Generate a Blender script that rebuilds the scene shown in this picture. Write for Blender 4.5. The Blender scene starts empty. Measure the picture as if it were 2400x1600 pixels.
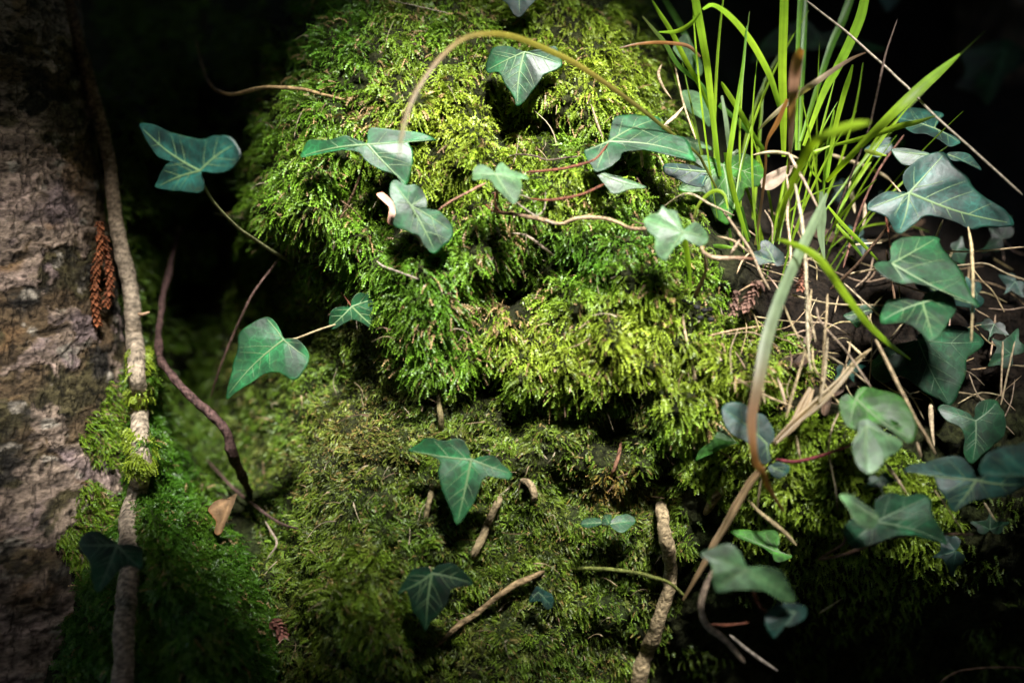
import bpy, math, random
import numpy as np
from mathutils import Vector
rng = np.random.default_rng(7); random.seed(7)
S = bpy.context.scene; COL = S.collection
# ------------------------------------------------------------------ camera
K = 0.667/2400
PITCH = math.radians(7)
CAM = np.array([0., -1.0, 0.12])
FW = np.array([0, math.cos(PITCH), -math.sin(PITCH)]); UP = np.array([0, math.sin(PITCH), math.cos(PITCH)]); RT = np.array([1., 0, 0])
cd = bpy.data.cameras.new('camera'); co = bpy.data.objects.new('camera', cd); COL.objects.link(co)
co.location = CAM; co.rotation_euler = (math.pi/2-PITCH, 0, 0)
cd.sensor_width = 36; cd.lens = 36/0.667; cd.clip_start = 0.02; cd.clip_end = 1000
cd.dof.use_dof = True; cd.dof.focus_distance = 1.025; cd.dof.aperture_fstop = 2.4
S.camera = co
# ------------------------------------------------------------------ sky, sun, exposure
SUN = np.array([0.12, -0.64, 0.76]); SUN /= np.linalg.norm(SUN)
w = bpy.data.worlds.new('World'); S.world = w; w.use_nodes = True
nt = w.node_tree; bg = nt.nodes['Background']
sk = nt.nodes.new('ShaderNodeTexSky'); sk.sky_type = 'NISHITA'; sk.sun_disc = False
sk.sun_elevation = math.asin(SUN[2]); sk.sun_rotation = math.atan2(SUN[0], SUN[1])
nt.links.new(sk.outputs[0], bg.inputs[0]); bg.inputs[1].default_value = 0.13
sl = bpy.data.lights.new('sun', 'SUN'); so = bpy.data.objects.new('sun', sl); COL.objects.link(so)
sl.energy = 3.5; sl.angle = math.radians(10); sl.color = (1, 0.98, 0.93)
so.rotation_euler = Vector(SUN).to_track_quat('Z', 'Y').to_euler()
so.location = SUN*6
S.view_settings.view_transform = 'Standard'; S.view_settings.look = 'None'
S.view_settings.gamma = 1; S.view_settings.use_curve_mapping = False
S.view_settings.exposure = 2.88
S.render.engine = 'CYCLES'
cy = S.cycles; cy.use_denoising = True; cy.use_adaptive_sampling = True; cy.adaptive_threshold = 0.015
cy.max_bounces = 6; cy.diffuse_bounces = 3; cy.glossy_bounces = 2; cy.transmission_bounces = 3
cy.caustics_reflective = False; cy.caustics_refractive = False

# ------------------------------------------------------------------ helpers
def nrm(v):
    return v/np.maximum(np.linalg.norm(v, axis=-1, keepdims=True), 1e-9)
def P(px, py, d):
    px = np.asarray(px, float); py = np.asarray(py, float); d = np.asarray(d, float)
    return CAM + d[..., None]*(FW + ((px-1200)*K)[..., None]*RT - ((py-800)*K)[..., None]*UP)
def hsh(ix, iy, iz, seed):
    h = (ix.astype(np.int64)*374761393 + iy.astype(np.int64)*668265263 + iz.astype(np.int64)*2147483647 + seed*144665) & 0xffffffff
    h = ((h ^ (h >> 13))*1274126177) & 0xffffffff
    return ((h ^ (h >> 16)) & 0xffffff)/float(0xffffff)
def noise(x, y, z=None, seed=0):
    x = np.asarray(x, float); y = np.asarray(y, float); z = np.zeros_like(x) if z is None else np.asarray(z, float)
    X, Y, Z = np.floor(x), np.floor(y), np.floor(z)
    u, v, t = [q*q*(3-2*q) for q in (x-X, y-Y, z-Z)]
    X, Y, Z = X.astype(int), Y.astype(int), Z.astype(int)
    r = 0
    for a in (0, 1):
        for b in (0, 1):
            for c in (0, 1):
                r = r + hsh(X+a, Y+b, Z+c, seed)*(u if a else 1-u)*(v if b else 1-v)*(t if c else 1-t)
    return r
def fbm(x, y, z=None, o=4, seed=0):
    r = 0; a = .5; s = 0
    for i in range(o):
        f = 2.03**i
        r = r + a*noise(np.asarray(x)*f, np.asarray(y)*f, None if z is None else np.asarray(z)*f, seed+i); s += a; a *= .5
    return r/s
def inpoly(px, py, poly):
    px = np.asarray(px); py = np.asarray(py); c = np.zeros(px.shape, bool); n = len(poly)
    for i in range(n):
        x1, y1 = poly[i]; x2, y2 = poly[i-1]
        if y1 == y2: continue
        c ^= ((y1 > py) != (y2 > py)) & (px < (x2-x1)*(py-y1)/(y2-y1)+x1)
    return c
def catmull(pts, n, closed=False):
    p = np.asarray(pts, float)
    if closed: q = np.vstack([p[-1:], p, p[:2]]); m = len(p)
    else: q = np.vstack([2*p[:1]-p[1:2], p, 2*p[-1:]-p[-2:-1]]); m = len(p)-1
    seg = np.linalg.norm(np.diff(q[1:m+2, :2], axis=0), axis=1); cum = np.concatenate([[0], np.cumsum(seg)])
    s = np.linspace(0, cum[-1], n, endpoint=not closed)
    i = np.clip(np.searchsorted(cum, s, side='right')-1, 0, m-1); t = ((s-cum[i])/np.maximum(seg[i], 1e-9))[:, None]
    a, b, c, d = q[i], q[i+1], q[i+2], q[i+3]
    return .5*(2*b+(c-a)*t+(2*a-5*b+4*c-d)*t*t+(3*b-a-3*c+d)*t**3)
def mesh_np(name, V, F, col=None, smooth=True):
    """F: (n,3) or (n,4) int array"""
    V = np.asarray(V, np.float32); F = np.asarray(F, np.int32); k = F.shape[1]
    me = bpy.data.meshes.new(name)
    me.vertices.add(len(V)); me.vertices.foreach_set('co', V.ravel())
    me.loops.add(F.size); me.loops.foreach_set('vertex_index', F.ravel())
    me.polygons.add(len(F)); me.polygons.foreach_set('loop_start', np.arange(0, F.size, k, dtype=np.int32))
    me.update(calc_edges=True)
    me.polygons.foreach_set('use_smooth', np.full(len(F), smooth))
    if col is not None:
        c = np.ones((len(V), 4), np.float32); c[:, :3] = np.clip(col, 0, 1)
        at = me.color_attributes.new('Col', 'FLOAT_COLOR', 'POINT'); at.data.foreach_set('color', c.ravel())
    me.validate()
    return me
def link(name, me, mat=None, parent=None):
    o = bpy.data.objects.new(name, me); COL.objects.link(o)
    if mat is not None and me is not None: me.materials.append(mat)
    if parent is not None: o.parent = parent
    return o
def tag(o, label=None, cat=None, group=None, kind=None):
    if label: o['label'] = label
    if cat: o['category'] = cat
    if group: o['group'] = group
    if kind: o['kind'] = kind
    return o
def empty(name, loc, label, cat, group=None):
    o = bpy.data.objects.new(name, None); COL.objects.link(o); o.location = loc; o.empty_display_size = .02
    return tag(o, label, cat, group)
def gridfaces(r, c, wrap=False):
    i = np.arange(r-1)[:, None]*c; j = np.arange(c if wrap else c-1)[None, :]; j2 = (j+1) % c
    return np.stack([i+j, i+j2, i+c+j2, i+c+j], -1).reshape(-1, 4)

# ------------------------------------------------------------------ materials
def material(name, color=None, rough=.6, attr=False, trans=0., spec=.5, nscale=0, namt=0, bump=0, bscale=200, coat=0., rnd=0., tint=(1, 1, 1), grain=(1, 1, 1), net=0):
    m = bpy.data.materials.new(name); m.use_nodes = True; t = m.node_tree; L = t.links; b = t.nodes['Principled BSDF']
    if attr:
        a = t.nodes.new('ShaderNodeAttribute'); a.attribute_name = 'Col'; c = a.outputs['Color']
    else:
        a = t.nodes.new('ShaderNodeRGB'); a.outputs[0].default_value = (*color, 1); c = a.outputs[0]
    tc = t.nodes.new('ShaderNodeTexCoord')
    if namt:
        n = t.nodes.new('ShaderNodeTexNoise'); n.inputs['Scale'].default_value = nscale; n.inputs['Detail'].default_value = 5
        mp = t.nodes.new('ShaderNodeMapping'); mp.inputs['Scale'].default_value = grain; L.new(tc.outputs['Object'], mp.inputs['Vector']); L.new(mp.outputs[0], n.inputs['Vector'])
        mr = t.nodes.new('ShaderNodeMapRange'); mr.inputs[1].default_value = .3; mr.inputs[2].default_value = .7
        mr.inputs[3].default_value = 1-namt; mr.inputs[4].default_value = 1+namt
        L.new(n.outputs['Fac'], mr.inputs[0])
        mx = t.nodes.new('ShaderNodeVectorMath'); mx.operation = 'SCALE'; L.new(c, mx.inputs[0]); L.new(mr.outputs[0], mx.inputs['Scale']); c = mx.outputs[0]
    if rnd:
        oi = t.nodes.new('ShaderNodeObjectInfo'); mr = t.nodes.new('ShaderNodeMapRange'); mr.inputs[3].default_value = 1-rnd; mr.inputs[4].default_value = 1+rnd
        L.new(oi.outputs['Random'], mr.inputs[0]); mx = t.nodes.new('ShaderNodeVectorMath'); mx.operation = 'SCALE'
        L.new(c, mx.inputs[0]); L.new(mr.outputs[0], mx.inputs['Scale']); c = mx.outputs[0]
    if net:   # fine vein network of a leaf
        vo = t.nodes.new('ShaderNodeTexVoronoi'); vo.feature = 'DISTANCE_TO_EDGE'; vo.inputs['Scale'].default_value = net; wn = t.nodes.new('ShaderNodeTexNoise'); wn.inputs['Scale'].default_value = 150
        va = t.nodes.new('ShaderNodeVectorMath'); va.operation = 'MULTIPLY_ADD'; va.inputs[1].default_value = (.004,)*3; L.new(tc.outputs['Object'], wn.inputs['Vector']); L.new(wn.outputs['Color'], va.inputs[0]); L.new(tc.outputs['Object'], va.inputs[2]); L.new(va.outputs[0], vo.inputs['Vector'])
        mr = t.nodes.new('ShaderNodeMapRange'); mr.inputs[1].default_value = 0; mr.inputs[2].default_value = .09; mr.inputs[3].default_value = 1.55; mr.inputs[4].default_value = .97; L.new(vo.outputs['Distance'], mr.inputs[0])
        mx = t.nodes.new('ShaderNodeVectorMath'); mx.operation = 'SCALE'; L.new(c, mx.inputs[0]); L.new(mr.outputs[0], mx.inputs['Scale']); c = mx.outputs[0]
    L.new(c, b.inputs['Base Color']); b.inputs['Roughness'].default_value = rough; b.inputs['Specular IOR Level'].default_value = spec
    b.inputs['Coat Weight'].default_value = coat; b.inputs['Coat Roughness'].default_value = .3
    if bump:
        n = t.nodes.new('ShaderNodeTexNoise'); n.inputs['Scale'].default_value = bscale; n.inputs['Detail'].default_value = 4
        L.new(tc.outputs['Object'], n.inputs['Vector']); bp = t.nodes.new('ShaderNodeBump'); bp.inputs['Distance'].default_value = .002; bp.inputs['Strength'].default_value = bump
        L.new(n.outputs['Fac'], bp.inputs['Height']); L.new(bp.outputs[0], b.inputs['Normal'])
    if trans:
        tr = t.nodes.new('ShaderNodeBsdfTranslucent'); mx = t.nodes.new('ShaderNodeMixShader'); mx.inputs[0].default_value = trans
        tv = t.nodes.new('ShaderNodeVectorMath'); tv.operation = 'MULTIPLY'; tv.inputs[1].default_value = tint
        L.new(c, tv.inputs[0]); L.new(tv.outputs[0], tr.inputs['Color'])
        L.new(b.outputs[0], mx.inputs[1]); L.new(tr.outputs[0], mx.inputs[2]); L.new(mx.outputs[0], t.nodes['Material Output'].inputs['Surface'])
    return m
M = {}
M['moss'] = material('moss', attr=True, rough=.42, trans=.22, spec=.42, tint=(1.4, 1.5, .8))
M['soil'] = material('soil', attr=True, rough=.95, nscale=260, namt=.8, bump=1., bscale=330, spec=.15)
M['bark'] = material('bark', attr=True, rough=.8, nscale=320, namt=.45, bump=.7, bscale=450, spec=.2, grain=(.7, .7, 1.6))
M['stem'] = material('stem', attr=True, rough=.65, nscale=330, namt=.5, bump=.7, bscale=600, spec=.3)
LEAFC = {}
def leafmat(n, c, rough=.44, trans=.08, spec=.42, coat=0.):
    LEAFC[n] = np.array(c); M[n] = material(n, c, rough, attr=True, trans=trans, spec=spec, nscale=70, namt=.5, net=150, rnd=.25, coat=coat, bump=.22, bscale=140, tint=(1.6, 1.7, .7))
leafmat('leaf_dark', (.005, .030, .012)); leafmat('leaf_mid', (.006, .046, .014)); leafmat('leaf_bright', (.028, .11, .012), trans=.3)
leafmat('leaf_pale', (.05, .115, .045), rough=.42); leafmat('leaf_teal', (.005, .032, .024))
M['leaf_brown'] = material('withered_leaf', None, .6, attr=True, nscale=90, namt=.3)
M['vein'] = material('leaf_vein', (.13, .21, .085), .5)
M['vein_dark'] = material('leaf_vein_dark', (.10, .17, .09), .45)
M['grass'] = material('grass', attr=True, rough=.42, trans=.42, nscale=120, namt=.15, tint=(1.5, 1.5, .6))
M['dead'] = material('dead_leaf', attr=True, rough=.75, nscale=120, namt=.4, bump=.4, bscale=200, trans=.1)
M['shade_canopy'] = material('shade_canopy_leaf', attr=True, rough=.5, trans=.12)
M['floor'] = material('floor_soil', (.025, .019, .012), .95, nscale=6, namt=.6, bump=.6, bscale=30)

# ------------------------------------------------------------------ the bank: a relief given as distance from the camera along each sight line
CP = np.array([
(-700,-500,1.5),(300,-500,1.7),(1100,-500,1.4),(1800,-500,1.9),(2600,-500,2.),(3100,-500,2.),
(-700,-100,1.4),(450,-100,1.5),(650,-100,1.3),(900,-100,1.16),(1200,-100,1.16),(1450,-100,1.22),(1600,-100,1.5),(2000,-100,1.9),(2500,-100,1.9),
(450,100,1.42),(600,100,1.25),(750,100,1.10),(950,100,1.07),(1200,100,1.08),(1450,100,1.10),(1560,100,1.2),(1750,100,1.7),(2100,100,1.8),(2500,100,1.8),
(330,300,1.17),(480,300,1.38),(580,300,1.2),(680,300,1.08),(850,300,1.04),(1050,300,1.02),(1300,300,1.05),(1500,300,1.06),(1620,300,1.14),(1800,300,1.4),(2100,300,1.55),(2500,300,1.6),
(330,500,1.15),(470,500,1.36),(570,500,1.18),(640,500,1.07),(850,500,1.03),(1100,500,1.01),(1350,500,1.01),(1550,500,1.03),(1700,500,1.08),(1900,500,1.18),(2150,500,1.22),(2500,500,1.3),
(330,700,1.14),(420,700,1.34),(560,700,1.25),(700,700,1.12),(850,700,1.05),(1000,700,1.),(1250,700,1.02),(1450,700,.995),(1700,700,1.01),(1900,700,1.04),(2200,700,1.08),(2500,700,1.12),
(345,890,1.07),(430,900,1.3),(560,900,1.2),(700,900,1.12),(880,880,1.06),(1000,880,1.01),(1130,900,1.018),(1300,850,1.),(1450,860,1.),(1650,850,.995),(1850,880,.995),(2100,880,1.03),(2500,900,1.06),
(345,1050,1.035),(450,1050,1.2),(560,1100,1.18),(700,1100,1.08),(900,1050,1.018),(1150,1030,1.008),(1350,1020,1.006),(1550,1050,1.),(1750,1050,1.),(2000,1050,.99),(2300,1050,1.02),
(200,1250,1.08),(380,1250,1.),(520,1250,1.08),(620,1280,1.09),(800,1250,1.015),(1050,1250,1.005),(1300,1250,1.015),(1550,1250,1.02),(1800,1250,1.01),(2050,1250,1.),(2400,1250,1.03),
(200,1450,1.),(420,1450,.97),(570,1450,1.),(640,1450,1.04),(780,1420,.985),(1000,1450,.995),(1300,1450,1.015),(1600,1450,1.07),(1900,1450,1.1),(2400,1450,1.1),
(100,1650,.98),(450,1650,.95),(650,1650,1.),(850,1650,.97),(1200,1650,.99),(1600,1650,1.15),(2000,1650,1.2),(2500,1650,1.2),
(-700,2100,.95),(500,2100,.93),(1200,2100,1.),(2000,2100,1.1),(3100,2100,1.1),
(-700,300,1.4),(-700,1000,1.3),(0,300,1.35),(0,700,1.3),(0,1000,1.25),(100,1250,1.13),(200,1050,1.22),(240,930,1.22),(230,1150,1.15),(3100,300,1.6),(3100,900,1.2),(3100,1400,1.2)], float)
def _ker(a, b): return np.sqrt(((a[:, None]-b[None])**2).sum(-1)+900)
_x = CP[:, :2]; _A = _ker(_x, _x); _m = CP[:, 2].mean(); _w = np.linalg.solve(_A+np.eye(len(_x))*1e-6, CP[:, 2]-_m)
CUSH = [(1000,200,120,26),(1080,330,95,22),(920,390,80,14),(1400,170,130,24),(1520,240,95,20),(1320,140,80,18),(750,290,105,24),(680,420,95,22),(740,520,95,18),(640,260,70,16),
(850,150,115,24),(1000,620,110,20),(960,760,110,24),(1060,850,80,20),(1320,430,100,20),(1470,410,90,18),(1240,520,70,14),(1450,590,110,20),(1570,690,100,20),(1410,800,135,20),
(1270,860,85,16),(1540,810,80,16),(1660,840,95,18),(1770,880,90,18),(1620,960,80,20),(1120,560,85,16),(860,600,95,18),(1200,770,70,16),(830,50,105,20),(1140,110,80,16),(1010,70,90,16),(1300,20,110,18),
(620,520,60,18),(900,280,70,14),(1180,400,70,10),(1700,620,70,12),(830,1360,110,22),(760,1500,100,22),(900,1480,110,18),(560,1480,90,20),(450,1350,110,20),(520,1550,110,20),(400,1180,90,16),
(1000,1250,110,14),(880,1150,110,14),(1850,1080,110,16),(2000,1150,120,16),(1900,1000,80,12),(750,1180,90,12)]
HOLE = [(1285,300,50,28,26),(1185,685,42,28,40),(1140,905,50,36,42),(1300,985,60,25,20),(1320,630,40,26,12),(1450,1010,50,40,22),(1180,300,40,60,30),(1210,1010,40,50,18),(1000,480,60,40,18),(900,520,40,60,14),
(690,600,70,35,30),(1480,1180,60,60,20),(1560,1150,50,70,25),(1330,1160,70,50,20),(1000,330,40,40,16),(850,440,50,30,16),(1700,700,50,40,15)]
def D(px, py, detail=True):
    px = np.asarray(px, float); py = np.asarray(py, float); sh = px.shape; q = np.stack([px.ravel(), py.ravel()], 1)
    d = np.concatenate([_m+_ker(q[i:i+20000], _x)@_w for i in range(0, len(q), 20000)]); x, y = q[:, 0], q[:, 1]
    if detail:
        wx = x+60*(fbm(x/90, y/90, seed=3)-.5); wy = y+60*(fbm(x/90, y/90, seed=13)-.5)
        c = np.zeros_like(x)
        for a, b, r, h in CUSH:
            t = 1-((wx-a)**2+((wy-b)*1.12)**2)/(r*1.25)**2
            c = np.maximum(c, np.where(t > 0, h*.001*np.sqrt(np.maximum(t, 0)), 0))
        d = d-c
        for a, b, rx, ry, h in HOLE:
            d = d+h*.001*np.exp(-(((wx-a)/rx)**2+((wy-b)/ry)**2)**1.5)
        d = d-.034*(fbm(x/80, y/80, seed=21)-.5)-.015*(fbm(x/26, y/26, o=2, seed=31)-.5)
    return d.reshape(sh)
gx = np.concatenate([np.linspace(-700, 100, 40)[:-1], np.linspace(100, 2500, 330), np.linspace(2500, 3100, 30)[1:]])
gy = np.concatenate([np.linspace(-500, -60, 40)[:-1], np.linspace(-60, 1660, 240), np.linspace(1660, 2100, 30)[1:]])
GX, GY = np.meshgrid(gx, gy); GD = D(GX, GY)
V = P(GX, GY, GD).reshape(-1, 3)
n1 = fbm(GX/120, GY/120, seed=41).ravel(); n2 = fbm(GX/30, GY/30, seed=45).ravel()
c = np.array([.018, .020, .007])*(0.5+n2)[:, None]
right = (np.clip((GX.ravel()-1680)/120, 0, 1)*np.clip((1000-GY.ravel())/100, 0, 1))[:, None]
c = c*(1-right)+right*np.array([.011, .0075, .005])*(.3+1.4*n2)[:, None]
gr = np.clip((n1-.45)*4, 0, 1)[:, None]; c = c*(1-.6*gr)+.6*gr*np.array([.022, .034, .008])*(1-right)+.6*gr*right*c
bank = link('mossy_bank', mesh_np('mossy_bank', V, gridfaces(len(gy), len(gx))[:, ::-1], c), M['soil'])
tag(bank, 'steep earthy bank and dark crevice beneath the moss', None, None, 'structure')

# forest floor to the horizon
g = np.concatenate([-np.geomspace(300, 2, 14), np.linspace(-1.6, 1.6, 30), np.geomspace(2, 300, 14)])
FX, FY = np.meshgrid(g, g); FZ = -.36+.10*np.clip(np.hypot(FX, FY)-1.5, 0, 3)*(fbm(FX*.7, FY*.7, seed=5)-.3)
fl = link('forest_floor', mesh_np('forest_floor', np.stack([FX, FY, FZ], -1).reshape(-1, 3), gridfaces(len(g), len(g))), M['floor'])
tag(fl, 'dark woodland floor', None, None, 'structure')
# rising bank of soil behind
bx = np.linspace(-5, 5, 60); bz = np.linspace(0, 1, 30); BX, BZ = np.meshgrid(bx, bz)
BY = 1.25+1.2*BZ+.3*(fbm(BX*1.4, BZ*3, seed=8)-.5)+.12*BX**2*.3
bb = link('hillside', mesh_np('hillside', np.stack([BX, BY, -.5+BZ*1.5+.2*(fbm(BX*2, BZ*4, seed=9)-.5)], -1).reshape(-1, 3), gridfaces(30, 60)), M['floor'])
tag(bb, 'dark hillside of bare soil behind the bank', None, None, 'structure')

# ------------------------------------------------------------------ trees
def trunk_mesh(name, pts, rows, segs, vis=None, seed=0, palette=0, amp=1.):
    """pts: rows of (x,y,z,radius) world; vis=(a0,a1) arc that gets most of the segments"""
    p = catmull(pts, rows) if isinstance(rows, int) else rows
    if vis: a = np.concatenate([np.linspace(vis[0], vis[1], int(segs*.82), endpoint=False), np.linspace(vis[1], vis[0]+2*math.pi, segs-int(segs*.82), endpoint=False)])
    else: a = np.linspace(0, 2*math.pi, segs, endpoint=False)
    A, R = np.meshgrid(a, p[:, 3]); H = np.repeat(p[:, 2:3], len(a), 1)
    cx, cyy, cz = np.cos(A)*2, np.sin(A)*2, H*12
    X = np.cos(A)*.12; Y = np.sin(A)*.12
    s = 1.
    warp = (fbm(X*30, Y*30, H*40, seed=seed+5)-.5)
    pl = fbm(X*17+warp*1.2, Y*17, H*27+warp*2, o=6, seed=seed)            # plates, stretched round the trunk
    fine = fbm(X*70, Y*70, H*230+warp*3, o=4, seed=seed+20)
    crack = np.minimum(np.abs(fbm(X*34+warp*2, Y*34, H*95+warp*3, o=4, seed=seed+33)-.5)*2, np.abs(fbm(X*90+warp*2, Y*90, H*40+warp*3, o=4, seed=seed+37)-.5)*2.6)
    step = np.clip((pl-.47)*26, 0, 1)
    streak = fbm(X*45+warp*2, Y*45, H*210+warp*4, o=4, seed=seed+20)
    disp = .0008*step+.0011*(fine-.5)-.0012*np.clip(1-crack*12, 0, 1)+.006*(fbm(X*9, Y*9, H*9, seed=seed+50)-.5)
    rr = R+disp*amp
    V = np.stack([p[:, 0:1]+rr*np.cos(A), p[:, 1:2]+rr*np.sin(A), H], -1).reshape(-1, 3)
    def msk(f, s_, lo, k): return np.clip((fbm(X*f+warp*1.6, Y*f, H*f*1.4+warp*1.6, o=6, seed=seed+s_).ravel()[:, None]-lo)*k, 0, 1)
    C = lambda *v: np.array(v)
    st = step.ravel()[:, None]; f = streak.ravel()[:, None]; ck = np.clip(1-crack*10, 0, 1).ravel()[:, None]
    c = C(.15, .105, .062)+0*st                                       # brown ground
    m = msk(20, 70, .50, 9); c = c*(1-m)+m*C(.105, .090, .045)          # olive algae
    m = msk(26, 75, .52, 10); c = c*(1-m)+m*C(.050, .045, .038)         # dark grey patches
    c = c*(1-.85*st)+.85*st*C(.43, .33, .265)                        # pale flaking bark
    m = msk(24, 80, .55, 10)*st; c = c*(1-m)+m*C(.56, .42, .36)         # pink
    m = msk(18, 85, .57, 9)*st; c = c*(1-.7*m)+.7*m*C(.27, .205, .23)   # mauve
    m = msk(30, 90, .63, 10); c = c*(1-.7*m)+.7*m*C(.30, .18, .09)           # orange
    m = msk(60, 95, .64, 12); c = c*(1-m)+m*C(.50, .45, .38)            # lichen flecks
    c = c*np.clip(-.25+2.5*f, .2, 1.8); c = c*(1-.75*ck)
    sp_ = np.clip((fbm(X*190, Y*190, H*260, o=2, seed=seed+99).ravel()[:, None]-.62)*9, 0, 1); c = c*(1-.75*sp_)
    c = c*.78*np.array([1., .97, .93])
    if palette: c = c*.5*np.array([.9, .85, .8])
    return mesh_np(name, V, gridfaces(len(p), len(a), True), c)
tp = []
for px, py, r in [(-225, -150, .12), (-219, 0, .12), (-165, 400, .121), (-110, 800, .124), (-85, 1050, .13), (-75, 1250, .138), (-70, 1450, .15), (-60, 1700, .165), (-50, 1950, .18)]:
    q = P(px, py, 1.115); tp.append((*q, r))
tp = np.array(tp)[::-1]
dirup = (tp[-1, :3]-tp[-3, :3]); dirup /= dirup[2]
rows = catmull(tp, 560); ext = np.array([[*(tp[-1, :3]+dirup*h*np.array([.5, 1, 1])), .12-.006*h] for h in np.linspace(.03, 2.6, 30)])
rows = np.vstack([rows, ext])
TRUNK_ROWS = rows
def trunk_front(px, py):
    """depth of the trunk's front along the sight line, or None"""
    o = CAM; dr = (P(px, py, 1.)-CAM)
    for it in range(1):
        d = 1.0
        for k in range(12):
            q = o+dr*d; i = np.argmin(np.abs(rows[:, 2]-q[2])); cx, cy_, r = rows[i, 0], rows[i, 1], rows[i, 3]
            a = dr[0]**2+dr[1]**2; b = 2*((o[0]-cx)*dr[0]+(o[1]-cy_)*dr[1]); cc = (o[0]-cx)**2+(o[1]-cy_)**2-r*r
            disc = b*b-4*a*cc
            if disc < 0: return None
            d = (-b-math.sqrt(disc))/(2*a)
        return d
tree = empty('tree', tuple(rows[0, :3]), 'tree trunk with flaking pink and dark bark at the left edge', 'tree')
def rel(o, V): return np.asarray(V)-np.array(o.location)
tme = trunk_mesh('trunk', None, rows, 420, vis=(math.radians(-115), math.radians(25)), seed=2)
tr = link('trunk', tme, M['bark'], tree); tr.location = -np.array(tree.location)
q0 = P(2385, 1500, 1.75); q1 = P(2330, -200, 1.75)
bt = np.array([[*(q0+(q1-q0)*t), .06-.01*t] for t in np.linspace(-.15, 2.5, 9)])
t2 = empty('tree', tuple(bt[0, :3]), 'dim dark tree trunk in the shade at the upper right edge', 'tree')
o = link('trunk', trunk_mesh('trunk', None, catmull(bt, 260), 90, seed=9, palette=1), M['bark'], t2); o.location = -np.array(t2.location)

# ------------------------------------------------------------------ canopy added out of view, its gaps shaped to darken the frame edges
def leaf_cards(C, size, col, seed):
    r = np.random.default_rng(seed); n = len(C)
    t = nrm(r.normal(size=(n, 3))); u = nrm(np.cross(t, r.normal(size=(n, 3)))); s = (size*(.7+.6*r.random(n)))[:, None]
    nn = np.cross(t, u)
    V = np.stack([C-t*s*.6, C+u*s*.42+nn*s*.1, C+t*s*.65, C-u*s*.42+nn*s*.1], 1).reshape(-1, 3)
    cc = np.repeat(np.array(col)*(.6+.8*r.random((n, 1))), 4, 0)
    return V, np.arange(4*n).reshape(-1, 4), cc
CEN = P(1240, 690, 1.03)
e1 = np.array([1., 0, 0]); e1 = nrm(e1-SUN*(e1@SUN)); e2 = np.cross(SUN, e1)
if e2[2] < 0: e2 = -e2
GAPT = .98
n = 52000; ab = rng.uniform(-1, 1, (n, 2))*np.array([3., 3.]); near = rng.uniform(-1, 1, (26000, 2))*np.array([1.1, .9]); ab = np.vstack([ab, near])
e = np.full(len(ab), 9.)
for gx_, gy_, gd_, ra, rb in [(1280, 590, 1.03, .245, .15), (1840, 400, 1.03, .15, .13), (190, 740, 1.03, .085, .065), (2120, 560, 1., .09, .09), (900, 1120, 1.03, .075, .05), (1930, 420, .89, .10, .10), (1790, 880, .93, .08, .11), (2020, 1010, .93, .06, .05), (1720, 1320, .885, .045, .04)]:  # gap lobes aimed at chosen spots, so the rest falls darker
    v = P(gx_, gy_, gd_)-CEN; e = np.minimum(e, np.hypot((ab[:, 0]-v@e1)/ra, (ab[:, 1]-v@e2)/rb))
e = e+.25*(fbm(ab[:, 0]*8+50, ab[:, 1]*8+50, seed=77)-.5)
ab = ab[e > 1.12]
tt = GAPT+rng.uniform(-.05, .25, len(ab))+.10*np.hypot(ab[:, 0], ab[:, 1])
Cc = CEN+ab[:, :1]*e1+ab[:, 1:]*e2+tt[:, None]*SUN
ok = Cc[:, 2] > -.3
rel_ = Cc-CAM; dz = rel_@FW
ok &= ~((dz > 0) & (np.abs(rel_@RT) < .45*dz+.15) & (np.abs(rel_@UP) < .32*dz+.15))
V, F, cc = leaf_cards(Cc[ok], .075, (.03, .06, .015), 5)
ot = empty('tree', (1.5, -2.3, -.36), 'unseen leafy tree added to shade the bank, with gaps shaped to let light in', 'tree')
o = link('shade_foliage', mesh_np('shade_foliage', rel(ot, V), F, cc, False), M['shade_canopy'], ot); tag(o, kind='stuff')
kp = np.array([(1.5, -2.3, -.4, .09), (1.45, -2.25, .6, .08), (1.35, -2.1, 1.6, .07), (1.2, -1.8, 2.6, .05)])
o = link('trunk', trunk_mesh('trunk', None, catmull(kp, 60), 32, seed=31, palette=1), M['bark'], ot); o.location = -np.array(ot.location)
# thicket ring and roof added to block sky light, also the dark backdrop
n = 60000; th = rng.uniform(0, 2*math.pi, n); hh = rng.uniform(-.4, 4., n); rad = 3.3+rng.uniform(0, .5, n)-.12*hh
C2 = np.stack([rad*np.cos(th), -.3+rad*np.sin(th), hh], 1); C2 = C2[(C2[:, 1] > -1.2) | (rng.random(n) < .35)]
n = 26000; xy = rng.uniform(-3.4, 3.4, (n, 2)); C3 = np.stack([xy[:, 0], xy[:, 1]-.3, 3.4+rng.uniform(0, .5, n)-.1*np.hypot(xy[:, 0], xy[:, 1])**1.3], 1)
v = C3-CEN; s_ = v@SUN; pr = v-s_[:, None]*SUN
keep = np.hypot((pr@e1)/(.75), (pr@e2)/(.6)) > 1
V, F, cc = leaf_cards(np.vstack([C2, C3[keep]]), .12, (.022, .04, .012), 6)
th_ = link('shade_thicket', mesh_np('shade_thicket', V, F, cc, False), M['shade_canopy'])
tag(th_, 'dark leafy growth behind the bank, extended unseen all round and overhead to block sky light', None, None, 'stuff')

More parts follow.
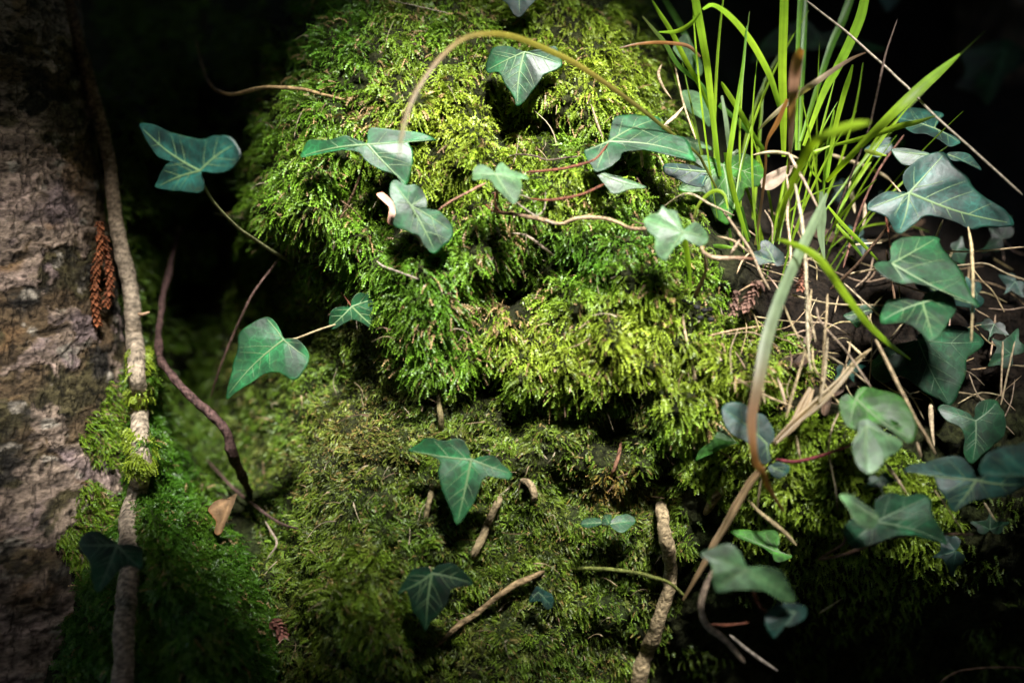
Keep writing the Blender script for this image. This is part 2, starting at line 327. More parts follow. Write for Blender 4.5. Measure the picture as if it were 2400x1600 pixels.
# ------------------------------------------------------------------ moss
def moss_shoots(Pt, N, L, W, c0, c1, nodes=6, droop=.8, seed=0):
    """feathery shoots: a ribbon axis with pairs of small leaflets"""
    r = np.random.default_rng(seed); m = len(Pt); G = np.array([0, 0, -1.])
    L = L[:, None]
    q = Pt*1000/11.   # shoots lean together in tufts about a centimetre across
    fl = np.stack([noise(q[:, 0]+k*17, q[:, 1], q[:, 2], seed=300+k)-.5 for k in range(3)], 1)*2.2
    t0 = nrm(N*.85+np.array([0, 0, .35])+fl*.55+r.normal(size=(m, 3))*.30)
    t1 = nrm(N*.30+G*droop*(.8+.5*r.random((m, 1)))+fl*.75+r.normal(size=(m, 3))*.28)
    SEG = 4
    ss = np.linspace(0, 1, SEG+1); pos = [Pt-N*.0015]; tang = []
    for i in range(SEG):
        s = (i+.5)/SEG; t = nrm(t0*(1-s)+t1*s); tang.append(t); pos.append(pos[-1]+t*L/SEG)
    ref = nrm(N+r.normal(size=(m, 3))*.5)
    b = [nrm(np.cross(t, ref)) for t in tang]
    vs = []; fs = []; cs = []; base = 0
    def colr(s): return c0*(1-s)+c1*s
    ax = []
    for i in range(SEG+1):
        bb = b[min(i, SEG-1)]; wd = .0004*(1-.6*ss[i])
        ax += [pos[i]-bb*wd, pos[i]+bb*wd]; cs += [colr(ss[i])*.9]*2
    nv = len(ax)
    vs += ax
    tri = []
    for i in range(SEG): tri += [(2*i, 2*i+1, 2*i+3), (2*i, 2*i+3, 2*i+2)]
    for j in range(nodes):
        s = .12+.86*j/(nodes-1) if nodes > 1 else .5
        k = min(int(s*SEG), SEG-1); f = s*SEG-k
        p0 = pos[k]*(1-f)+pos[k+1]*f; t = tang[k]; bb = b[k]; nn = np.cross(t, bb)
        wl = (W*(1.05-.65*s)*(.7+.6*r.random(m)))[:, None]
        for sg in (-1, 1):
            tip = p0+(sg*bb*.80+t*.66+nn*r.normal(size=(m, 1))*.25)*wl
            hl = L/nodes*.5
            vs += [p0-t*hl*.7, tip, p0+t*hl*1.1]; cs += [colr(s)*.92, np.minimum(colr(min(1, s+.3))*1.10, 1), colr(s)]
            tri.append((nv, nv+1, nv+2)); nv += 3
    V = np.stack(vs, 1).reshape(-1, 3); Cc = np.stack(cs, 1).reshape(-1, 3)
    T = (np.arange(m)[:, None, None]*nv+np.array(tri)[None]).reshape(-1, 3)
    return V, T, Cc
def bank_normals(x, y, e=7):
    p = P(x, y, D(x, y)); a = P(x+e, y, D(x+e, y))-P(x-e, y, D(x-e, y)); b = P(x, y+e, D(x, y+e))-P(x, y-e, D(x, y-e))
    n_ = nrm(np.cross(b, a)); f = np.sum(n_*(CAM-p), 1) < 0; n_[f] *= -1
    return p, n_
def mixc(*cw):
    s = 0; t = 0
    for c, w_ in cw: s = s+np.asarray(c)*w_[:, None]; t = t+w_[:, None]
    return s/np.maximum(t, 1e-6)
YEL = (.37, .43, .040); GRN = (.135, .285, .015); DEEP = (.042, .18, .012); BRN = (.33, .22, .10); OLV = (.15, .165, .022); PALE = (.19, .22, .10)
def cushion_h(x, y):
    """0 in the gaps between cushions, 1 on top of them"""
    return np.clip((D(x, y, False)-D(x, y))/.02+.1, 0, 1)
LUSH = [(720,-300),(690,0),(640,130),(590,250),(575,430),(570,580),(680,610),(720,670),(800,700),(890,770),(910,850),(1000,915),(1100,900),(1190,880),(1195,950),(1300,970),(1470,930),(1550,900),(1540,1040),(1660,1030),(1760,960),(1940,880),(1900,800),(1800,770),(1720,740),(1690,640),(1650,560),(1610,330),(1570,150),(1510,20),(1460,-300)]
def lush():
    n = 62000; x = rng.uniform(560, 1960, n); y = rng.uniform(-250, 1060, n)
    j = 30*(fbm(x/40, y/40, seed=61)-.5)
    k = inpoly(x+j, y+j, LUSH); x, y = x[k], y[k]
    hol = np.zeros_like(x)
    for a, b, rx, ry, h in HOLE: hol = np.maximum(hol, np.exp(-(((x-a)/rx)**2+((y-b)/ry)**2)**1.5)*min(1, h/35))
    k = rng.random(len(x)) > hol*1.0; x, y = x[k], y[k]
    p, nn = bank_normals(x, y); ch = cushion_h(x, y)
    lo = fbm(x/150, y/150, seed=62); hi = fbm(x/35, y/35, seed=63); r = rng.random(len(x))
    deep = np.exp(-(((x-1440)/120)**2+((y-590)/70)**2))+.8*np.exp(-(((x-800)/150)**2+((y-60)/120)**2))+.5*np.exp(-(((x-1000)/90)**2+((y-720)/160)**2))
    yel = np.exp(-(((x-1380)/170)**2+((y-820)/90)**2))+.9*np.exp(-(((x-1040)/140)**2+((y-270)/120)**2))+.8*np.exp(-(((x-1420)/150)**2+((y-190)/110)**2))+.6*np.exp(-(((x-1700)/150)**2+((y-850)/80)**2))
    base = mixc((GRN, .55+0*x), (DEEP, .3+1.8*deep+np.clip(.5-lo, 0, 1)), (YEL, .15+1.5*yel+np.clip(lo-.5, 0, 1)*2.5), (OLV, np.clip(hi-.5, 0, 1)*2))
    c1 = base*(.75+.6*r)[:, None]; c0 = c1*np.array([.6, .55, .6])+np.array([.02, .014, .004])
    tan = np.exp(-(((x-1150)/90)**2+((y-740)/60)**2))+.8*np.exp(-(((x-850)/60)**2+((y-270)/40)**2))+.5*np.exp(-(((x-1290)/60)**2+((y-270)/40)**2))+.4*np.exp(-(((x-1200)/60)**2+((y-560)/60)**2))
    dead = rng.random(len(x)) < .05+.42*tan+.25*np.clip(fbm(x/45, y/45, seed=66)-.6, 0, 1)*4
    c1[dead] = np.array(BRN)*(.8+.7*r[dead])[:, None]; c0[dead] = c1[dead]*.7
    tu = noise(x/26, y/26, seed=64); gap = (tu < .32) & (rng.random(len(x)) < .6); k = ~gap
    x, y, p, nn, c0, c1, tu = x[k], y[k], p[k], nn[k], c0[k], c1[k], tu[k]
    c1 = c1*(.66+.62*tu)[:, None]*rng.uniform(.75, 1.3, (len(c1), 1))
    L = (.0065+.0085*rng.random(len(x))**1.3)*(.6+.75*tu); W = (.0013+.0012*rng.random(len(x)))*(.8+.4*tu)
    return moss_shoots(p, nn, L, W, c0, c1, 7, .85, 1)
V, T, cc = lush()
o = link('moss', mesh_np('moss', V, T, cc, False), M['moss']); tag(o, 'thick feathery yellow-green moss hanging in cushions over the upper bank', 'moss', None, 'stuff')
def litter():
    n = 420; x = rng.uniform(580, 1800, n); y = rng.uniform(0, 1550, n); k = inpoly(x, y, LUSH) | (y > 900) & (x > 620) & (x < 1600); x, y = x[k], y[k]
    p, nn = bank_normals(x, y); p = p+nn*.006; c1 = np.array([(.34, .25, .14), (.20, .12, .07), (.44, .36, .24)])[rng.integers(0, 3, len(x))]*(.6+.6*rng.random((len(x), 1)))
    return moss_shoots(p, nrm(nn*.35+rng.normal(size=(len(x), 3))*.6+np.array([0, 0, -.3])), .008+.014*rng.random(len(x))**2, .0006+.0004*rng.random(len(x)), c1*.8, c1, 2, .35, 12)
V, T, cc = litter()
o = link('plant_litter', mesh_np('plant_litter', V, T, cc, False), M['dead']); tag(o, 'dry brown bits of stalk and needles caught in the moss', 'litter', None, 'stuff')
SHORT = [(540,600),(700,640),(880,760),(910,850),(1000,915),(1190,890),(1200,950),(1300,970),(1540,940),(1600,1040),(1620,1300),(1520,1600),(1450,1900),(590,1900),(630,1500),(600,1250),(500,1000),(520,800)]
def short():
    n = 95000; x = rng.uniform(490, 1640, n); y = rng.uniform(600, 1750, n)
    j = 40*(fbm(x/40, y/40, seed=71)-.5); k = inpoly(x+j, y+j, SHORT)
    dens = fbm(x/60, y/60, seed=72)
    thin = np.exp(-(((x-1400)/170)**2+((y-1080)/110)**2))+.8*np.exp(-(((x-1480)/110)**2+((y-1430)/120)**2))
    k &= rng.random(n) < np.clip(.75+1.5*(dens-.3)-.55*thin, .2, 1)
    x, y = x[k], y[k]; p, nn = bank_normals(x, y); r = rng.random(len(x)); lo = fbm(x/110, y/110, seed=73); hi = fbm(x/30, y/30, seed=74)
    gre = np.exp(-(((x-830)/130)**2+((y-1400)/140)**2)); br = np.exp(-(((x-850)/130)**2+((y-1020)/100)**2))+.9*np.exp(-(((x-1430)/70)**2+((y-1150)/50)**2))
    base = mixc((GRN, .6+.8*gre), (DEEP, .25+.4*gre+np.clip(.5-lo, 0, 1)*2), (OLV, .3+np.clip(lo-.5, 0, 1)*3), (YEL, .2+.6*gre), (BRN, .05+.5*br+np.clip(hi-.6, 0, 1)*4))
    c1 = base*(.55+.75*r)[:, None]*(.35+1.0*noise(x/22, y/22, seed=78))[:, None]; c0 = c1*.65
    dead = rng.random(len(x)) < .08+.22*br; c1[dead] = np.array((.30, .20, .07))*(.6+.7*r[dead])[:, None]; orp = rng.random(len(x)) < .8*np.exp(-(((x-1440)/60)**2+((y-1150)/38)**2)); c1[orp] = np.array((.34, .22, .05))*(.6+.6*r[orp])[:, None]
    pl = rng.random(len(x)) < .03+.07*np.exp(-(((x-760)/90)**2+((y-1120)/130)**2)); c1[pl] = np.array(PALE)
    tu = noise(x/22, y/22, seed=78); L = (.0034+.0034*rng.random(len(x)))*(1+.8*gre)*(.6+.8*tu); W = (.0010+.0008*rng.random(len(x)))*(1+.4*gre)
    return moss_shoots(p, nn, L, W, c0, c1, 5, .55, 2)
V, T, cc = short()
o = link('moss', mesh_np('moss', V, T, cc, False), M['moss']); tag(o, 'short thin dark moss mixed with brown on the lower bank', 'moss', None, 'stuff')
FOOT = [(330,840),(360,900),(390,1000),(450,1100),(520,1190),(590,1330),(640,1450),(650,1600),(640,1900),(150,1900),(130,1350),(190,1230),(290,1180)]
def foot():
    n = 26000; x = rng.uniform(120, 660, n); y = rng.uniform(830, 1750, n); j = 30*(fbm(x/40, y/40, seed=81)-.5); k = inpoly(x+j, y+j, FOOT); x, y = x[k], y[k]
    p, nn = bank_normals(x, y); r = rng.random(len(x)); lo = fbm(x/80, y/80, seed=82)
    base = mixc((GRN, .7+0*x), (DEEP, .9+np.clip(.5-lo, 0, 1)*4), (YEL, np.clip(lo-.55, 0, 1)*2), (OLV, .15+0*x)); c1 = base*(.5+.5*r)[:, None]
    dead = rng.random(len(x)) < .04; c1[dead] = np.array(BRN)
    return moss_shoots(p, nn, .007+.005*rng.random(len(x)), .0018+.0008*rng.random(len(x)), c1*.7, c1, 6, .8, 3)
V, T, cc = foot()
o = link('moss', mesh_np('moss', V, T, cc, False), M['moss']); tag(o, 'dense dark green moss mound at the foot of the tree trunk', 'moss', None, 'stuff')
RIGHT = [(1560,1000),(1680,1010),(1850,960),(2000,980),(2150,1080),(2250,1200),(2250,1320),(2150,1450),(1900,1500),(1780,1350),(1700,1200),(1600,1120)]
def rightm():
    n = 15000; x = rng.uniform(1560, 2300, n); y = rng.uniform(950, 1500, n); j = 40*(fbm(x/40, y/40, seed=91)-.5); k = inpoly(x+j, y+j, RIGHT)
    k &= rng.random(n) < np.clip(1.5-(y-1000)/330, .15, 1); x, y = x[k], y[k]
    p, nn = bank_normals(x, y); r = rng.random(len(x)); lo = fbm(x/80, y/80, seed=92)
    base = mixc((GRN, .8+0*x), (YEL, .35+np.clip(lo-.5, 0, 1)*2), (OLV, .3+0*x)); c1 = base*(.7+.6*r)[:, None]
    return moss_shoots(p, nn, .006+.004*rng.random(len(x)), .0018+.0008*rng.random(len(x)), c1*.7, c1, 6, .7, 4)
V, T, cc = rightm()
o = link('moss', mesh_np('moss', V, T, cc, False), M['moss']); tag(o, 'green moss below the ivy leaves and straw on the right', 'moss', None, 'stuff')
def crev():
    n = 22000; x = rng.uniform(220, 700, n); y = rng.uniform(-100, 1150, n)
    k = (fbm(x/60, y/60, seed=95) > .44) & ~inpoly(x, y, LUSH) & ~inpoly(x, y, SHORT) & ~inpoly(x, y, FOOT); x, y = x[k], y[k]
    p, nn = bank_normals(x, y); c1 = mixc((DEEP, .8+0*x), (OLV, .4+rng.random(len(x))))
    return moss_shoots(p, nn, .006+.005*rng.random(len(x)), .002+.001*rng.random(len(x)), c1*.7, c1, 5, .7, 5)
V, T, cc = crev()
o = link('moss', mesh_np('moss', V, T, cc, False), M['moss']); tag(o, 'dim sparse moss deep in the crevice beside the trunk', 'moss', None, 'stuff')
def bright_r():
    n = 4000; x = rng.uniform(1560, 2500, n); y = rng.uniform(1150, 1700, n); k = (fbm(x/70, y/70, seed=97) > .5) & ~inpoly(x, y, RIGHT); x, y = x[k], y[k]
    p, nn = bank_normals(x, y); c1 = mixc((DEEP, .6+0*x), (OLV, .5+rng.random(len(x)))); return moss_shoots(p, nn, .006+.004*rng.random(len(x)), .002+.001*rng.random(len(x)), c1*.7, c1, 5, .7, 6)
V, T, cc = bright_r()
o = link('moss', mesh_np('moss', V, T, cc, False), M['moss']); tag(o, 'patchy moss in the black shade at the lower right corner', 'moss', None, 'stuff')
# moss on the trunk
def trunk_moss(poly, n, seed):
    poly = np.array(poly, float); x = rng.uniform(poly[:, 0].min(), poly[:, 0].max(), n); y = rng.uniform(poly[:, 1].min(), poly[:, 1].max(), n)
    j = 25*(fbm(x/25, y/25, seed=seed)-.5); k = inpoly(x+j, y+j, poly); x, y = x[k], y[k]
    pp = []; nn = []
    for a, b in zip(x, y):
        d = trunk_front(a, b)
        if d is None: continue
        q = P(a, b, d); i = np.argmin(np.abs(rows[:, 2]-q[2])); v = q-np.array([rows[i, 0], rows[i, 1], q[2]]); pp.append(q+nrm(v)*.002); nn.append(nrm(v))
    pp = np.array(pp); nn = np.array(nn); r = rng.random(len(pp))
    c1 = mixc((GRN, .7+0*r), (YEL, .1+.5*rng.random(len(pp))), (DEEP, .5*rng.random(len(pp))))*(.7+.6*r)[:, None]
    dead = rng.random(len(pp)) < .08; c1[dead] = np.array(BRN)
    return moss_shoots(pp, nn, .004+.0045*rng.random(len(pp)), .0012+.0008*rng.random(len(pp)), c1*.75, c1, 6, .8, seed)
for poly, n_, lab in [([(255,900),(300,840),(335,860),(330,1000),(320,1110),(270,1105),(215,1080),(180,1040),(200,980),(235,950)], 1500, 'green moss tuft on the bark left of the mossy ivy stem'),
                      ([(190,1130),(220,1120),(260,1180),(300,1200),(320,1300),(260,1350),(160,1330),(130,1270),(170,1220)], 1700, 'dark moss patch low on the bark above the shaded ivy leaf')]:
    V, T, cc = trunk_moss(poly, n_, 100+n_ % 7+len(lab))
    o = link('moss', mesh_np('moss', V, T, cc, False), M['moss']); tag(o, lab, 'moss', None, 'stuff')

# ------------------------------------------------------------------ traced shapes: crops of the photograph -> pixels
CR = {'1': (0, 0, 1.96), '2': (0, 800, 1.96), '3': (600, 0, 1.96), '4': (600, 800, 1.96), '5': (1100, 0, 1.96), '6': (1200, 800, 1.96), '7': (1700, 0, 1.96), '8': (1700, 800, 1.96), 'F': (0, 0, .98)}
def px(cr, pts):
    ox, oy, s = CR[cr]; a = np.asarray(pts, float).reshape(-1, 2); return a/s+np.array([ox, oy])
def surf(x, y):
    return np.minimum(D(x, y), 1.6)
def leaf(parent, cr, outline, base, tips, tilt=(0, .4), off=.010, mat='leaf_mid', vein='vein', depth=None, cup=.10, holes=(), edge=None, fwd=0, name='leaf', slim=1., label=None):
    """one leaf blade on its own tilted plane, with cupping, thickness and raised veins"""
    ol = catmull(px(cr, outline), 96, True); jit = (fbm(ol[:, 0]/14, ol[:, 1]/14, seed=3)-.5)[:, None]*5
    b = px(cr, base)[0]; ol = ol+nrm(ol-b)*jit; tips = px(cr, tips)
    tilt = (tilt[0], tilt[1]*.38 if .3 <= tilt[1] <= .62 else tilt[1])
    nw = nrm(-FW+tilt[0]*RT+tilt[1]*UP)
    size = np.linalg.norm(ol-b, axis=1).max()
    def plane(q, d0):
        p0 = P(b[0], b[1], d0); dr = P(q[..., 0], q[..., 1], np.ones(q.shape[:-1]))-CAM
        den = dr@nw
        return ((p0-CAM)@nw)/np.where(np.abs(den) < .12, -.12, den)
    main = nrm(tips[0]-b)
    def depth_of(q, d0):
        d = plane(q, d0); v = (q-b)/size
        a = v[..., 0]*-main[1]+v[..., 1]*main[0]; l = v[..., 0]*main[0]+v[..., 1]*main[1]
        # creases along the ribs, blade rising between them, tips curling back
        dv = np.full(a.shape, 9.)
        for t in tips:
            tv = (t-b)/size; ln = np.linalg.norm(tv)+1e-6; tu = tv/ln
            s = np.clip(v[..., 0]*tu[0]+v[..., 1]*tu[1], 0, ln); dv = np.minimum(dv, np.hypot(v[..., 0]-s*tu[0], v[..., 1]-s*tu[1]))
        rr = np.hypot(v[..., 0], v[..., 1])
        z = -.10*np.minimum(dv, .3)+cup*(a*a+.55*rr**2)+.018*(noise(q[..., 0]/45, q[..., 1]/45, seed=int(b[0]))-.5)
        return d+z*size*K
    if depth is None:
        dd = depth_of(ol, 1.0); k = np.max((dd-1.0)-(surf(ol[:, 0], ol[:, 1])-1.0)); d0 = 1.0-k-off-fwd
    else: d0 = depth
    fr = np.array([0, .12, .26, .4, .54, .67, .79, .89, .96, 1.])
    Q = b+fr[1:, None, None]*(ol-b)[None]; R, Cn = len(fr)-1, len(ol)
    V = P(Q[..., 0], Q[..., 1], depth_of(Q, d0)).reshape(-1, 3); vb = P(b[0], b[1], d0)
    Vf = np.vstack([V, vb]); quads = gridfaces(R, Cn, True); ctr = len(V)
    tri = [(quads[i, 0], quads[i, 1], quads[i, 2]) for i in range(len(quads))]+[(quads[i, 0], quads[i, 2], quads[i, 3]) for i in range(len(quads))]
    tri = np.array(tri+[(ctr, (j+1) % Cn, j) for j in range(Cn)])
    if holes:
        cen = np.vstack([Q.reshape(-1, 2), b])[tri].mean(1); kill = np.zeros(len(tri), bool)
        for hx, hy, hr in holes:
            h = px(cr, [(hx, hy)])[0]; kill |= np.hypot(*(cen-h).T) < hr/1.96
        tri = tri[~kill]
    vq = (np.vstack([Q.reshape(-1, 2), b])-b)/size; dv = np.full(len(vq), 9.)
    for t in tips:
        tv = (t-b)/size; ln = np.linalg.norm(tv)+1e-6; tu = tv/ln; s = np.clip(vq@tu, 0, ln); dv = np.minimum(dv, np.hypot(*(vq-s[:, None]*tu).T))
    lc = LEAFC.get(mat, np.array([.30, .16, .11])); q_ = vq*size
    blot = fbm(q_[:, 0]/38+b[0], q_[:, 1]/38, o=4, seed=17)[:, None]; spk = np.clip((fbm(q_[:, 0]/9+b[0], q_[:, 1]/9, o=2, seed=19)-.70)*14, 0, 1)[:, None]
    cl = lc*np.clip(-.1+2.2*blot, .3, 2.)*(1+.9*np.exp(-dv/.05))[:, None]; cl = cl*(1-.35*spk)+.35*spk*np.array([.03, .035, .01])
    edge_ = np.append(np.repeat(fr[1:], Cn), 0)[:, None]; ym = np.clip((edge_-.93)*14, 0, 1)*np.clip((blot-.45)*5, 0, 1); cl = cl*(1-.6*ym)+.6*ym*lc*np.array([2.6, 1.6, 1.])
    o = link(name, mesh_np(name, rel(parent, Vf), tri, cl), M[mat], parent)
    if label: o['label'] = label
    sm = o.modifiers.new('thickness', 'SOLIDIFY'); sm.thickness = .00035; sm.offset = -1
    # ribs
    vs = []; fs = []
    def rib(pts2, w0, w1, lift=.00025):
        n_ = len(pts2); dd = depth_of(pts2, d0); c = P(pts2[:, 0], pts2[:, 1], dd)+nw*lift
        t = nrm(np.gradient(c, axis=0)); sd = nrm(np.cross(t, nw)); ww = np.linspace(w0, w1, n_)[:, None]*K*slim
        b0 = len(vs)
        for i in range(n_): vs.extend([c[i]-sd[i]*ww[i], c[i]+nw*ww[i]*.6, c[i]+sd[i]*ww[i]])
        for i in range(n_-1):
            a = b0+3*i; fs.extend([(a, a+1, a+4, a+3), (a+1, a+2, a+5, a+4)])
    polyl = [tuple(q) for q in ol]
    rs = np.random.default_rng(int(b[0]*7+b[1]))
    for ti, tp_ in enumerate(tips):
        ln = np.linalg.norm(tp_-b)
        if ln < 8: continue
        s = np.linspace(0, .95, 14)[:, None]; side = np.array([-(tp_-b)[1], (tp_-b)[0]])/ln
        ml = b+(tp_-b)*s+side*(rs.uniform(-.05, .05)*ln)*np.sin(s*math.pi)
        rib(ml, 2.7 if ti == 0 else 2.1, .6)
        nb = 3 if ti == 0 else (2 if ln > .5*size else 1)
        for k in range(nb):
            f = .2+.66*k/max(nb, 1)+rs.uniform(-.04, .08)
            for sg in (-1, 1):
                i = int(np.clip(f+rs.uniform(-.07, .07), .05, .93)*13); u = nrm(ml[min(i+1, 13)]-ml[i]); an = math.radians(48+rs.uniform(-8, 8))*sg
                dv = np.array([u[0]*math.cos(an)-u[1]*math.sin(an), u[0]*math.sin(an)+u[1]*math.cos(an)])
                best = 0
                for q in np.linspace(.04, .5, 14):
                    z = ml[i]+dv*q*ln*1.1
                    if not inpoly(np.array([z[0]]), np.array([z[1]]), polyl)[0]: break
                    cl = min([np.linalg.norm(z-(b+(t-b)*np.clip(((z-b)@(t-b))/((t-b)@(t-b)+1e-6), 0, 1))) for tj, t in enumerate(tips) if tj != ti] or [99])
                    if cl < 6: break
                    best = q
                if best > .08:
                    s2 = np.linspace(0, best*.88, 6)[:, None]; rib(ml[i]+dv*s2*ln*1.1+u*(s2**2)*ln*rs.uniform(.1, 1.), .8, .25)
    if fs and vein in ('vein', 'vein_dark'): link('venation', mesh_np('venation', rel(parent, np.array(vs)), np.array(fs)), M[vein], o)
    return o, b, d0
def tube(name, cr, pts, wd, colr, parent=None, depth=None, off=.003, sides=8, rough=.12, label=None, cat=None, group=None, kn=.0, mat='stem', cols=None, ends=True, n=None, stain=.35, wob=.5):
    """a round stem through traced points; wd: width(s) in crop pixels; depth: scalar, list or None = resting on the bank"""
    p2 = px(cr, pts); ln = np.linalg.norm(np.diff(p2, axis=0), axis=1).sum(); n = n or int(np.clip(ln/9, 8, 110))
    w_ = np.broadcast_to(np.atleast_1d(np.array(wd, float)), (len(p2),)) if np.ndim(wd) == 0 or len(np.atleast_1d(wd)) == 1 else np.interp(np.linspace(0, 1, len(p2)), np.linspace(0, 1, len(wd)), wd)
    if depth is None: dd = surf(p2[:, 0], p2[:, 1])-off-w_/CR[cr][2]*K*.3
    else: dd = np.interp(np.linspace(0, 1, len(p2)), np.linspace(0, 1, np.size(depth)), np.atleast_1d(depth))
    if name == 'root' and depth is None: dd = dd.copy(); dd[0] += .013; dd[-1] += .013
    q = catmull(np.column_stack([p2, dd, w_]), n); c = P(q[:, 0], q[:, 1], q[:, 2]); rad = np.maximum(q[:, 3], .8)/CR[cr][2]*K*.5*q[:, 2]
    sd = int(abs(p2[0, 0]*3+p2[0, 1]))
    s = np.linspace(0, ln/40, n)
    c = c+np.column_stack([noise(s, s*0, seed=sd), noise(s, s*0+9, seed=sd), noise(s, s*0+5, seed=sd)])*rad[:, None]*wob-rad[:, None]*wob*.5
    t = nrm(np.gradient(c, axis=0)); a = nrm(np.cross(t, FW+np.array([.01, .02, .03]))); b = np.cross(t, a)
    th = np.linspace(0, 2*math.pi, sides, endpoint=False)
    Cth = np.cos(th)[None]+0*s[:, None]; Sth = np.sin(th)[None]+0*s[:, None]; Sl = s[:, None]+0*Cth
    nn_ = fbm(Cth*1.2, Sth*1.2, Sl*2.2, seed=sd)
    kk = 1+kn*(noise(s*1.7, s*0, seed=sd+4)-.4)
    if ends: kk = kk*np.sqrt(np.clip(np.minimum(np.linspace(0, 1, n), np.linspace(1, 0, n))*n/1.5+.12, 0, 1))
    R = rad[:, None]*(1+rough*2*(nn_-.5))*kk[:, None]
    V = (c[:, None]+R[..., None]*(a[:, None]*np.cos(th)[None, :, None]+b[:, None]*np.sin(th)[None, :, None]))
    if cols is not None:
        cl = np.array(cols); base = np.stack([np.interp(np.linspace(0, 1, n), np.linspace(0, 1, len(cl)), cl[:, i]) for i in range(3)], 1)
    else: base = np.repeat(np.array([colr]), n, 0)
    m = fbm(Cth*2, Sth*2, Sl*6, o=4, seed=sd+8)
    sp_ = np.clip((fbm(Cth*5, Sth*5, Sl*16, o=3, seed=sd+12)-.58)*9, 0, 1)*(mat == 'bark')
    C_ = base[:, None]*(1+stain*3*(m-.5))[..., None]*(1-.7*sp_)[..., None]
    if parent is None:
        V = V.reshape(-1, 3); loc = V[-1].copy(); o = link(name, mesh_np(name, V-loc, np.vstack([gridfaces(n, sides, True)]), np.clip(C_, .003, 1).reshape(-1, 3)), M[mat]); o.location = loc
        tag(o, label, cat, group)
    else:
        o = link(name, mesh_np(name, rel(parent, V.reshape(-1, 3)), gridfaces(n, sides, True), np.clip(C_, .003, 1).reshape(-1, 3)), M[mat], parent)
    return o
RED = (.16, .055, .030); TAN = (.36, .25, .14); BRW = (.11, .065, .038); STR = (.52, .42, .27); GRS = (.13, .17, .04); DRK = (.05, .033, .024); GRY = (.24, .20, .15)
def sprig(label, leaves, stems=(), name='ivy_sprig', cat='ivy', group=None):
    """leaves: dicts for leaf(); stems: dicts for tube()"""
    l0 = leaves[0]; b = px(l0['cr'], l0['base'])[0]; loc = P(b[0], b[1], float(surf(b[0], b[1])))
    root = empty(name, tuple(loc), label, cat, group); d_ = None
    ds = []
    for l in leaves: o, bb, d0 = leaf(root, **l); ds.append(d0)
    if not stems:
        for l, d0 in zip(leaves, ds):
            if l.get('name') or l['mat'] in ('leaf_tan',) if 'mat' in l else False: continue
            b_ = px(l['cr'], l['base'])[0]; t_ = px(l['cr'], l['tips'])[0]; e_ = b_+(t_-b_)*.22; m_ = b_+(t_-b_)*.14; de = max(min(float(surf(*e_)), d0+.3), d0+.012)
            tube('stalk', 'F', np.array([b_, m_, e_])*.98, [4, 5, 5.5], RED, root, depth=[d0+.0015, d0+.006+.3*(de-d0), de], n=12)
    for s in stems:
        s = dict(s); k = s.pop('from_leaf', None)
        if k is not None:
            e = px(s['cr'], s['pts'])[-1]; s['depth'] = [ds[k]+.003, min(float(surf(*e))-.001, ds[k]+.09)]
        s.setdefault('name', 'stalk'); tube(parent=root, **s)
    return root

# ------------------------------------------------------------------ ivy
def L_(cr, outline, base, tips, **k): return dict(cr=cr, outline=outline, base=[base], tips=tips, **k)
def T_(cr, pts, wd, colr=BRW, **k): return dict(cr=cr, pts=pts, wd=wd, colr=colr, **k)
sprig('bluish ivy leaf on a long stalk reaching left across the dark crevice', [
 L_('1', [(640,580),(700,572),(790,610),(925,640),(985,625),(1060,630),(1105,710),(1060,775),(1000,795),(925,790),(938,850),(920,882),(830,880),(720,865),(715,845),(760,760),(790,738),(720,715)], (918,785), [(648,583),(1075,665),(725,858)], tilt=(-.45,-.1), depth=.95, mat='leaf_teal')],
 [T_('1', [(922,800),(945,870),(1000,950),(1100,1050),(1200,1120),(1330,1200)], [14,12,14,18,16], (.16,.16,.07), depth=[.953,1.0,1.08])])
sprig('wide drooping ivy leaf whose tip overlaps the torn leaf below', [
 L_('3', [(203,725),(210,700),(240,645),(330,645),(410,622),(450,640),(508,660),(513,610),(530,588),(590,590),(660,600),(760,610),(832,646),(780,632),(705,648),(718,690),(720,740),(690,852),(640,805),(560,775),(500,735),(470,700),(400,690),(300,705)], (512,664), [(690,846),(212,718),(822,642)], tilt=(0,.16), fwd=.006)],
 [T_('3', [(505,700),(490,770),(450,880),(400,980),(350,1090),(345,1160)], [10,13,11], (.10,.06,.03), from_leaf=0)])
sprig('torn ivy leaf with a brown dead edge and small hole', [
 L_('3', [(612,890),(620,840),(640,825),(690,850),(740,850),(780,900),(785,945),(790,960),(840,970),(890,1020),(908,1060),(900,1095),(860,1130),(820,1168),(775,1130),(750,1085),(690,1060),(632,1030),(640,960)], (712,945), [(820,1150),(640,850),(895,1060),(775,905)], tilt=(.1,.18), fwd=.014, holes=[(728,980,9)]),
 L_('3', [(555,895),(585,886),(620,915),(646,960),(636,1032),(605,1018),(608,950)], (640,975), [(560,896)], tilt=(.15,.5), fwd=.014, mat='leaf_brown', vein='leaf_brown', name='withered_edge', label='pinkish brown withered edge of the leaf')])
sprig('pale young ivy leaf on the red-brown vine in mid bank', [
 L_('3', [(993,800),(1000,775),(1035,755),(1080,775),(1098,795),(1105,770),(1130,745),(1165,775),(1240,805),(1252,826),(1220,815),(1222,860),(1210,900),(1190,937),(1150,910),(1100,860),(1080,830),(1040,822),(1000,826)], (1100,800), [(1188,930),(998,800),(1245,822)], tilt=(.1,.7), fwd=.03, mat='leaf_pale', slim=.8)],
 [T_('3', [(1098,812),(1105,880),(1110,930)], 12, RED, from_leaf=0)])
sprig('broad shallow-lobed ivy leaf high on the bank beneath the arching blade', [
 L_('5', [(76,300),(88,262),(112,220),(180,213),(242,238),(270,240),(350,232),(395,213),(426,298),(365,335),(340,352),(290,420),(240,478),(215,488),(205,450),(165,390),(132,335),(86,334)], (252,240), [(222,480),(86,322),(415,292)], tilt=(-.1,.45), fwd=.012)])
